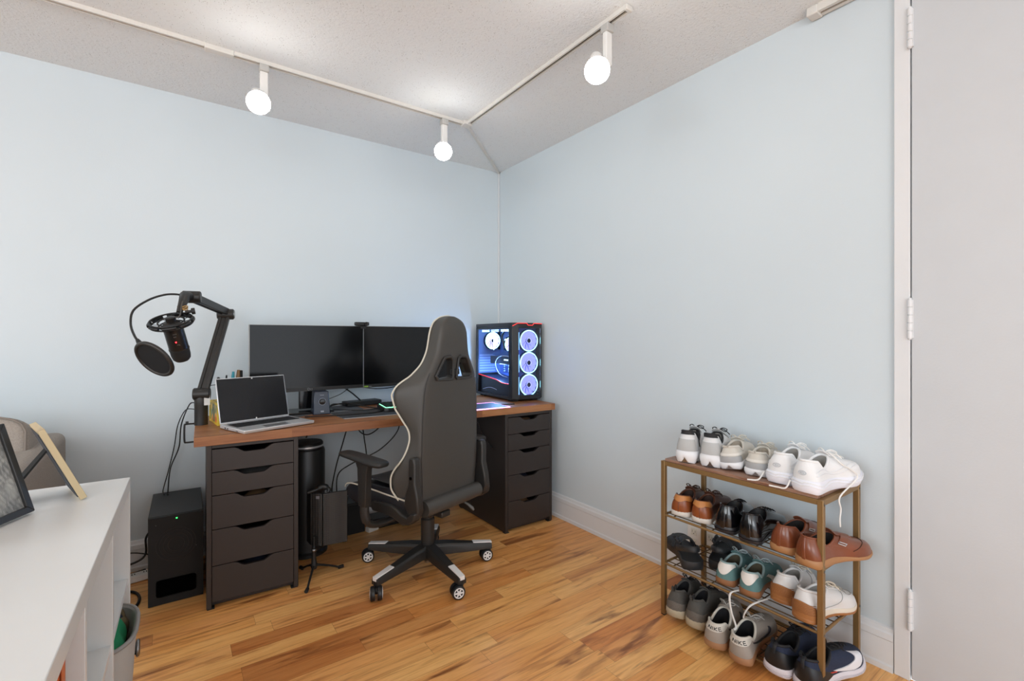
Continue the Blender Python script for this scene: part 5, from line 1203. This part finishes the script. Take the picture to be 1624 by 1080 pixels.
for i, (x, y, rz) in enumerate(((-.355, -2.226, math.radians(2)), (-.385, -2.322, math.radians(-5)))):
    S = Shoe(L=.300, W=.108, side=(1, -1)[i], hs=.044, bs=.036, hc=.105, ankle=.075, throat=.108, toe=.068, flare=1.08, wo=.031, spring=.02, toeend=2.8)
    t, u, s = build_shoe('chunky_sneaker', ['thick-soled white sneaker, second from the right end of the rack top', 'thick-soled white sneaker at the right end of the rack top with a lace hanging down'][i], (x, y, ZT1), rz, S, mesh_white2, foam_blue, grey_lin, mesh_white2, None, lace_w, mesh_white2, ('bow',))
    gr = MB()
    for v in (.55, .78): gr.tube([(S.out(u_, S.flare * 1.004)[0], S.out(u_, S.flare * 1.004)[1], S.zb(S.q(u_)) + (S.zt(S.q(u_)) - S.zb(S.q(u_))) * (v + .10 * math.sin(u_ * 34))) for u_ in [k / 80 for k in range(80)]], .0016, 6, loop=True)
    obj('sole_ridge', gr, foam_white, s, smooth=.9)
    lg = MB(); lg.tube([S.S(.022 * math.cos(a) , .42 + .09 * math.sin(a), .002) for a in [2 * PI * k / 20 for k in range(20)]], .0013, 6, loop=True); lg.tube([S.S(.010 * math.cos(a), .42 + .03 * math.sin(a), .002) for a in [2 * PI * k / 12 for k in range(12)]], .001, 6, loop=True)
    obj('heel_emblem', lg, C('emblem_grey', '#c4c6ca', .5), u, smooth=.9)
    sw_ = MB(); 
    for a, b in ((.30, .12), (.45, .2)): sw_.tube([S.S(.08 + .3 * k / 12, a + b * math.sin(k / 12 * PI), .001) for k in range(13)], .0012, 5); sw_.tube([S.S(-.08 - .3 * k / 12, a + b * math.sin(k / 12 * PI), .001) for k in range(13)], .0012, 5)
    obj('overlay_lines', sw_, foam_white, u, smooth=.9)
    if i == 0:
        ll = MB().tube(smoothpath([(-.012, .03, .03), (-.025, .018, .008), (-.012, .048, .003), (-.022, .062, .003)][:4], 6), .0026, 6, flat=.6); obj('loose_lace', MB().tube(smoothpath([(.02, .05, .03), (-.002, .055, .008), (-.015, .062, .003), (-.03, .085, .003)], 6), .0026, 6), lace_w, t, smooth=.9)
    else:
        inv = Matrix.Rotation(-rz, 3, 'Z')
        def WL(p): return inv @ (Vector(p) - Vector((x, y, ZT1)))
        obj('loose_lace', MB().tube(smoothpath([S.S(.5, .95, .006), S.S(.58, .95, .012), S.S(.66, .7, .010), S.S(.68, .35, .010), S.S(.68, .02, .012), WL((-.262, -2.384, .64)), WL((-.262, -2.386, .60)), WL((-.275, -2.388, .57)), WL((-.272, -2.388, .545))], 6), .0026, 6), lace_w, t, smooth=.9)
        obj('loose_lace', MB().tube(smoothpath([(.01, .045, .03), (-.008, .05, .006), (-.012, .075, .003), (-.018, .10, .003)], 6), .0026, 6), lace_w, t, smooth=.9)
# --- second tier
Z2 = SH[0]
tan = C('tan_leather', '#8a4a26', .35, bump=.2, bscale=150, var=.12, vscale=20); tan2 = C('light_tan_padding', '#b9793f', .45, var=.12, vscale=40); brown = C('brown_leather', '#5a3626', .4, bump=.2, bscale=150, var=.1)
for i, (y, rz, x) in enumerate(((-1.838, math.radians(13), -.356), (-1.932, math.radians(12), -.350))):
    S = Shoe(L=.280, W=.098, side=(1, -1)[i], hs=.026, bs=.022, hc=.086, ankle=.064, throat=.085, toe=.050, flare=1.03, wo=.030, spring=.006)
    t, u, s = build_shoe('leather_sneaker', ['brown leather sneaker with tan padded heel at the left end of the second tier', 'brown leather sneaker with tan padded heel next to the black dress shoe'][i], (x, y, Z2), rz, S, brown, C('off_white_cupsole', '#d5cfc6', .6, var=.08, vscale=40), C('dark_brown_lining', '#2f1e18', .8), brown, None, C('brown_lace', '#3f2a20', .8), brown, ('bow',))
    obj('heel_counter', patch(S, -.16, .16, .0, .70, .0015), tan, u)
    obj('heel_padding', patch(S, -.20, .20, lambda q: .74 - .10 * math.sin(q * PI * 3) ** 2, lambda q: 1.0, .005), tan2, u, smooth=1.)
    obj('heel_seam', MB().tube([S.S(0, v / 8 * .7, .002) for v in range(9)], .0011, 5), brown, u)
blk = C('polished_black_leather', '#0d0d10', .16, coat=.4, bump=.08, bscale=60); blksole = C('black_leather_sole', '#26262a', .4)
for i, (y, rz, x) in enumerate(((-2.035, math.radians(8), -.366), (-2.138, math.radians(7), -.376))):
    S = Shoe(L=.300, W=.100, side=(1, -1)[i], hs=.028, bs=.012, hc=.104, ankle=.070, throat=.092, toe=.042, flare=1.02, wo=.032, spring=.006, collar_r=.003, toeend=2.0)
    t, u, s = build_shoe('dress_shoe', ['polished black dress shoe beside the brown sneaker on the second tier', 'polished black dress shoe beside the brown buckled shoe on the second tier'][i], (x, y, Z2), rz, S, blk, blksole, C('black_leather_lining', '#0c0c0e', .6), blk, None, lace_k, None, ())
    obj('heel_block_line', MB().tube([(S.out(u_, S.flare)[0], S.out(u_, S.flare)[1], .017) for u_ in [k / 60 - .22 for k in range(27)]], .0012, 5), M_DARK, s)
    obj('heel_strip', patch(S, -.016, .016, 0, .96, .0015), blk, u)
mb_ = C('burnished_brown_leather', '#7b4228', .3, coat=.15, bump=.1, bscale=100, var=.38, vscale=9); mbs = C('stacked_tan_sole', '#a97a50', .5, var=.15, vscale=80, stretch=(1, 1, 8))
for i, (y, rz, x) in enumerate(((-2.235, math.radians(-3), -.362), (-2.328, math.radians(-12), -.395))):
    S = Shoe(L=.310, W=.104, side=(1, -1)[i], hs=.028, bs=.012, hc=.094, ankle=.066, throat=.086, toe=.042, flare=1.03, wo=.032, spring=.006, collar_r=.003, toeend=2.0)
    t, u, s = build_shoe('monk_shoe', ['burnished brown buckled shoe behind the right end one on the second tier', 'burnished brown buckled shoe sticking out past the right end of the second tier'][i], (x, y, Z2), rz, S, mb_, mbs, C('near_black_lining', '#151010', .8), mb_, None, None, mb_, ())
    obj('heel_strip', patch(S, -.012, .012, 0, .96, .0015), mb_, u)
    sg = -1
    st = MB(); P = [S.S(.5 + sg * .16 * k / 10 + .04, .88 - .5 * max(0, k - 5) / 10, .003) for k in range(11)]
    obj('buckle_strap', patch(S, .40, .68, .70, .88, .003), mb_, u)
    bc = MB(); 
    uv = [(.672, .70), (.672, .88), (.690, .88), (.690, .70)]; bc.tube([S.S(a, b, .006) for a, b in uv], .0016, 6, loop=True)
    obj('buckle', bc, M_SILVER, u, smooth=.9)
    sm2 = MB().tube([S.S(.30 + .4 * k / 20, .34 + .06 * math.sin(k / 20 * PI), .001) for k in range(21)], .001, 5); obj('toe_seam', sm2, C('dark_brown_thread', '#3a1d12', .6), u)
# --- third tier: sandals, teal, white-gum
Z3 = SH[1]
eva = C('black_eva_foam', '#2b2c2e', .55)
for i, (x, y, rz, rl, pt) in enumerate(((-.340, -1.900, math.radians(50), math.radians(0), 0), (-.262, -1.962, math.radians(22), 0, 0))):
    t = thing('sandal', ['black foam sandal at the left end of the third tier', 'black foam sandal beside the teal sneaker on the third tier'][i], 'sandal', (x, y, Z3), 0); t.rotation_euler = (rl, pt, rz)
    S = Shoe(L=.270, W=.104, side=(1, -1)[i], hs=.034, bs=.026, spring=.008)
    us = [k / NU for k in range(NU)]
    rg = [[(S.out(u, k)[0], S.out(u, k)[1], S.zb(S.q(u)) + (S.zt(S.q(u)) - S.zb(S.q(u))) * h) for u in us] for h, k in ((0, .95), (.1, 1.02), (.9, 1.04), (1.12, 1.02), (1.15, .98), (.85, .88))]
    obj('footbed', MB().loft(rg), eva, t, smooth=.9)
    for (q0, q1, hh) in ((.40, .56, .062), (.62, .78, .05)):
        P = []
        for k in range(13):
            a = PI * k / 12; row = []
            for j in range(5):
                qq = q0 + (q1 - q0) * j / 4; ww = S.w(qq) * 1.03; row.append((S.L * qq, S.cen(qq) + ww * math.cos(a), S.zt(qq) - .006 + hh * max(0, math.sin(a)) ** .8))
            P.append(row)
        so_ = obj('strap', MB().grid(P), eva, t, solid=.005, sub=1)
        obj('buckle', MB().box((S.L * (q0 + q1) / 2, S.cen(.5) + S.w(.5) * .80, S.zt(.5) + hh * .62), (.030, .012, .026), 0, Matrix.Rotation(-.6, 3, 'X')), eva, so_, bevel=.003)
    hp = []
    for k in range(15):
        a = PI * k / 14; hp.append((S.L * (.44 - .40 * math.sin(a)), S.cen(.2) + .040 * math.cos(a), .046 + .038 * math.sin(a)))
    obj('heel_strap', MB().tube(smoothpath(hp, 2), .0045, 8, flat=2.6), eva, t, smooth=.9)
teal = C('teal_suede', '#5f8484', .85, bump=.4, bscale=400, var=.08, vscale=30); gum = C('gum_rubber', '#8f6240', .55, var=.06)
for i, (x, y, rz) in enumerate(((-.352, -2.028, math.radians(7)), (-.354, -2.126, math.radians(8)))):
    S = Shoe(L=.275, W=.092, side=(1, -1)[i], hs=.027, bs=.016, hc=.086, ankle=.062, throat=.085, toe=.045, flare=1.02, wo=.029, spring=.006)
    t, u, s = build_shoe('suede_sneaker', ['teal suede sneaker with a white heel patch beside the sandals', 'teal suede sneaker with a white heel patch beside the white gum-soled shoe'][i], (x, y, Z3), rz, S, teal, gum, C('olive_brown_lining', '#4d4636', .9), C('pale_teal_trim', '#8fa5a5', .7), None, C('pale_blue_lace', '#a9b6b8', .8), teal, ('bow',))
    obj('heel_patch', patch(S, -.15, .15, lambda q: .78 - .42 * math.exp(-((q - .5) / .20) ** 2), lambda q: 1.0, .003, 20), C('white_heel_leather', '#e2ddd6', .5), u, smooth=1.)
    for sg in (-1, 1): obj('side_stripe', patch(S, sg * .27, sg * .30, .05, .75, .0015), C('white_stripe', '#d9d6cf', .6), u)
wlea = C('white_leather', '#dcdad8', .45, bump=.1, bscale=120)
for i, (x, y, rz, pt) in enumerate(((-.330, -2.222, math.radians(2), math.radians(4)), (-.380, -2.314, math.radians(-6), math.radians(4)))):
    S = Shoe(L=.285, W=.096, side=(1, -1)[i], hs=.030, bs=.020, hc=.096, ankle=.066, throat=.088, toe=.048, flare=1.02, wo=.030, spring=.012)
    t, u, s = build_shoe('retro_sneaker', ['white leather sneaker with gum heel beside the teal pair', 'white leather sneaker with gum heel at the right end of the third tier'][i], (x, y, Z3 + .018), rz, S, wlea, C('cream_midsole', '#ddd3c2', .6), grey_lin, wlea, C('gum_tread', '#a06a3c', .55), C('cream_lace', '#cfc6b5', .8), wlea, ('bow',), pitch=pt)
    obj('gum_heel', patch(S, -.115, .115, -.35, lambda q: .52 - 1.1 * (q - .5) ** 2, .004, 16, 8), C('gum_tread', '#a06a3c', .55), u, smooth=1.)
    zz = MB()
    for k in range(7):
        v = .04 + .065 * k; zz.tube([S.S(-.095 + .19 * j / 16, v + .018 * (j % 2), .0048) for j in range(17)], .0009, 5)
    obj('tread_waves', zz, C('gum_dark_line', '#8a5630', .6), u)
    pn = MB().tube([S.S(.5 + .33 * (1 - k / 14), .15 + .5 * math.sin(k / 14 * PI * .5), .001) for k in range(15)], .001, 5).tube([S.S(.5 - .30 * (1 - k / 14), .15 + .5 * math.sin(k / 14 * PI * .5), .001) for k in range(15)], .001, 5); obj('panel_seams', pn, C('grey_thread', '#a3a2a0', .7), u)
    pf2 = MB(); pf2.tube([S.S(.5 + .1 * math.sin(2 * PI * k / 14 + .2), .38 + .12 * math.cos(2 * PI * k / 14), .001) for k in range(14)], .0009, 5); obj('toe_seam', pf2, MATS['grey_thread'], u)
    if i == 0:
        inv = Matrix.Rotation(-rz, 3, 'Z')
# long cream lace hanging over the third tier's front rail
tag(obj('shoe_lace', MB().tube(smoothpath([(-.27, -2.100, Z3 + .004), (-.34, -2.085, Z3 + .006), (-.382, -2.075, Z3 + .0), (-.392, -2.085, .17), (-.396, -2.105, .125), (-.40, -2.10, .112)], 7), [.0042] * 36, 8, flat=.35), lace_w, smooth=.9), 'flat white shoelace dangling below the third tier over the grey shoes', 'shoelace')
tag(obj('shoe_lace', MB().tube(smoothpath([(-.30, -2.175, Z3 + .004), (-.36, -2.165, Z3 + .005), (-.384, -2.15, Z3 - .008), (-.390, -2.135, .185), (-.392, -2.13, .165)], 7), [.0042] * 29, 8, flat=.35), lace_w, smooth=.9), 'short white shoelace end hanging over the third tier rail below the gum-heeled shoe', 'shoelace')
# --- bottom tier
Z4 = SH[2]
kn = C('dark_grey_knit', '#55534f', .9, bump=.8, bscale=500, var=.18, vscale=90); boost = C('speckled_cream_foam', '#b3a78f', .7, var=.15, vscale=300)
for i, (x, y, rz) in enumerate(((-.402, -1.846, math.radians(12)), (-.402, -1.938, math.radians(10)))):
    S = Shoe(L=.285, W=.096, side=(1, -1)[i], hs=.036, bs=.024, hc=.108, ankle=.082, throat=.105, toe=.048, flare=1.05, wo=.027, spring=.012)
    t, u, s = build_shoe('knit_trainer', ['dark grey knit trainer with cream foam sole, left end of the bottom tier', 'dark grey knit trainer with a cream foam sole next to the NIKE shoes'][i], (x, y, Z4), rz, S, kn, boost, dark_lin, kn, None, lace_k, kn, ('bow',))
    lp_ = MB().tube(smoothpath([S.S(.012, .97, .001), S.S(.0, 1.) + Vector((-.008, .0, .018)), S.S(.0, 1.) + Vector((.006, 0, .022)), S.S(0, 1.) + Vector((.008, 0, .0))], 5), .0025, 6); obj('pull_loop', lp_, black_trim, u, smooth=.9)
    obj('heel_counter', patch(S, -.20, .20, .02, lambda q: .5 - .5 * abs(q - .5), .0015), C('speckled_grey_panel', '#6a655f', .8, var=.3, vscale=200), u)
nk = C('warm_grey_suede', '#a39a90', .85, bump=.3, bscale=400, var=.07, vscale=30); ntr = C('off_white_leather', '#d0cbc0', .5); gum2 = C('gum_cupsole', '#a57a58', .5)
def nike_text(S, u):
    G = {'N': [[(0, 0), (0, 1), (.7, 0), (.7, 1)]], 'I': [[(0, 0), (0, 1)]], 'K': [[(0, 0), (0, 1)], [(.65, 1), (0, .45), (.65, 0)]], 'E': [[(.6, 1), (0, 1), (0, 0), (.6, 0)], [(0, .5), (.5, .5)]]}
    adv = {'N': 1.0, 'I': .32, 'K': .95, 'E': .7}; X = 0; mb = MB(); tot = 1.0 + .32 + .95 + .6
    for c in 'NIKE':
        for st in G[c]:
            pts = []
            for a, b in zip(st, st[1:]):
                for k in range(4): pts.append((X + a[0] + (b[0] - a[0]) * k / 4, a[1] + (b[1] - a[1]) * k / 4))
            pts.append((X + st[-1][0], st[-1][1]))
            mb.tube([S.S(-.016 + .062 * (1 - 2 * p_[0] / tot) , .735 + .15 * p_[1], .0036) for p_ in pts], .0013, 5)
        X += adv[c]
    obj('heel_lettering', mb, C('black_print', '#151515', .6), u)
for i, (x, y, rz, pt) in enumerate(((-.438, -2.040, math.radians(11), math.radians(-6)), (-.440, -2.140, math.radians(9), math.radians(-6)))):
    S = Shoe(L=.288, W=.100, side=(1, -1)[i], hs=.030, bs=.020, hc=.094, ankle=.068, throat=.094, toe=.048, flare=1.03, wo=.032, spring=.010)
    t, u, s = build_shoe('court_shoe', ['warm grey suede court shoe lettered NIKE on the heel, the left one', 'warm grey suede court shoe lettered NIKE on the heel, the right one'][i], (x, y, Z4 - .009), rz, S, nk, gum2, dark_lin, ntr, None, lace_g, nk, ('bow',), pitch=pt)
    obj('heel_patch', patch(S, -.17, .17, lambda q: .66 + .10 * (2 * abs(q - .5)) ** 2, 1.0, .003, 20), ntr, u, smooth=1.)
    nike_text(S, u)
    for sg in (-1, 1): obj('swoosh', patch(S, sg * .165, sg * .36, lambda q: .50 - .25 * math.sin(q * PI * .9) - .15 * q + .2 * q * q, lambda q: .60 - .16 * math.sin(q * PI * .9) - .15 * q + .2 * q * q - .06 * q, .0025, 16, 3), C('charcoal_leather', '#33343a', .5), u)
nv = C('navy_knit', '#222c44', .8, bump=.7, bscale=600, var=.25, vscale=160); nsole = C('lilac_white_foam', '#dcd6dc', .5)
for i, (x, y, rz, pt) in enumerate(((-.405, -2.240, math.radians(-1), math.radians(-2)), (-.405, -2.335, math.radians(-6), math.radians(-2)))):
    S = Shoe(L=.300, W=.104, side=(1, -1)[i], hs=.036, bs=.026, hc=.104, ankle=.072, throat=.098, toe=.060, flare=1.07, wo=.030, spring=.016, toeend=2.6)
    t, u, s = build_shoe('running_shoe', ['navy running shoe with black heel, left one of the navy pair on the bottom tier', 'navy running shoe with a large white swoosh at the right end of the bottom tier'][i], (x, y, Z4 - .002), rz, S, nv, nsole, C('black_padded_lining', '#0c0d11', .8), black_trim, None, lace_k, C('black_tongue', '#111216', .8), ('bow',), pitch=pt)
    obj('heel_counter', patch(S, -.21, .21, .04, lambda q: .78 - .9 * (q - .5) ** 2 * 2, .002, 20), C('black_synthetic', '#17191c', .45), u)
    obj('pull_tab', MB().tube(smoothpath([S.S(0, .66, .006), S.S(0, .86, .010), S.S(0, .98, .008), S.S(0, 1.) + Vector((.004, 0, .004))], 4), .006, 8, flat=.45), black_trim, u, smooth=.9)
    gr = MB()
    for v in (.35, .55): gr.tube([(S.out(u_, S.flare * 1.004)[0], S.out(u_, S.flare * 1.004)[1], S.zb(S.q(u_)) + (S.zt(S.q(u_)) - S.zb(S.q(u_))) * v) for u_ in [k / 80 for k in range(80)]], .0012, 6, loop=True)
    obj('sole_ridge', gr, C('foam_ridge_mauve', '#c9c3ca', .6), s, smooth=.9)  # ridges slightly darker than the foam
    if i == 1:
        obj('swoosh', patch(S, .60, .73, lambda q: .62 - .55 * math.sin(PI * min(1, q * 1.25) * .5) * (1 - .15 * q) + .12 * q, lambda q: .68 - .18 * q - .22 * math.sin(q * PI), .0028, 20, 4) if False else patch(S, -.42, -.23, lambda q: .44 - .36 * math.sin(PI * max(0, 1 - q) ** .8 * .9) * 1.0 + .0, lambda q: .60 - .20 * math.sin(PI * max(0, 1 - q) ** 1.4) - .14 * q + .0, .0028, 20, 4), C('bright_white_print', '#e9e9ee', .5), u)
        obj('red_flash', patch(S, -.245, -.20, .30, .35, .003, 6, 2), C('coral_red_print', '#d84a3c', .5), u)
# ------------------------------------------------------------------ group phrases for repeated things
GROUPS = {'running_shoe': 'pairs of running shoes on the shoe rack', 'chunky_sneaker': 'pair of white chunky sneakers on the rack top', 'leather_sneaker': 'pair of brown leather sneakers on the second tier',
          'dress_shoe': 'pair of black dress shoes on the second tier', 'monk_shoe': 'pair of buckled brown shoes on the second tier', 'sandal': 'pair of black sandals on the third tier',
          'suede_sneaker': 'pair of teal sneakers on the third tier', 'retro_sneaker': 'pair of white gum-heeled sneakers on the third tier', 'knit_trainer': 'pair of grey knit trainers on the bottom tier',
          'court_shoe': 'pair of grey court shoes on the bottom tier', 'cable': 'loose cables around the desk', 'drawer_unit': 'drawer units under the desk', 'monitor': 'monitors on the desk',
          'shoe_lace': 'laces hanging below the third tier', 'wall_outlet': 'wall outlets behind the rack', 'picture_frame': 'picture frames on the white shelf unit', 'desk_mat': 'desk mats on the worktop',
          'folded_shirt': 'clothes in the grey bin', 'sweater': 'clothes in the grey bin'}
for o in COL.objects:
    if o.parent is None and o.get('label') and not o.get('group'):
        g = GROUPS.get(o.name.split('.')[0])
        if g: o['group'] = g
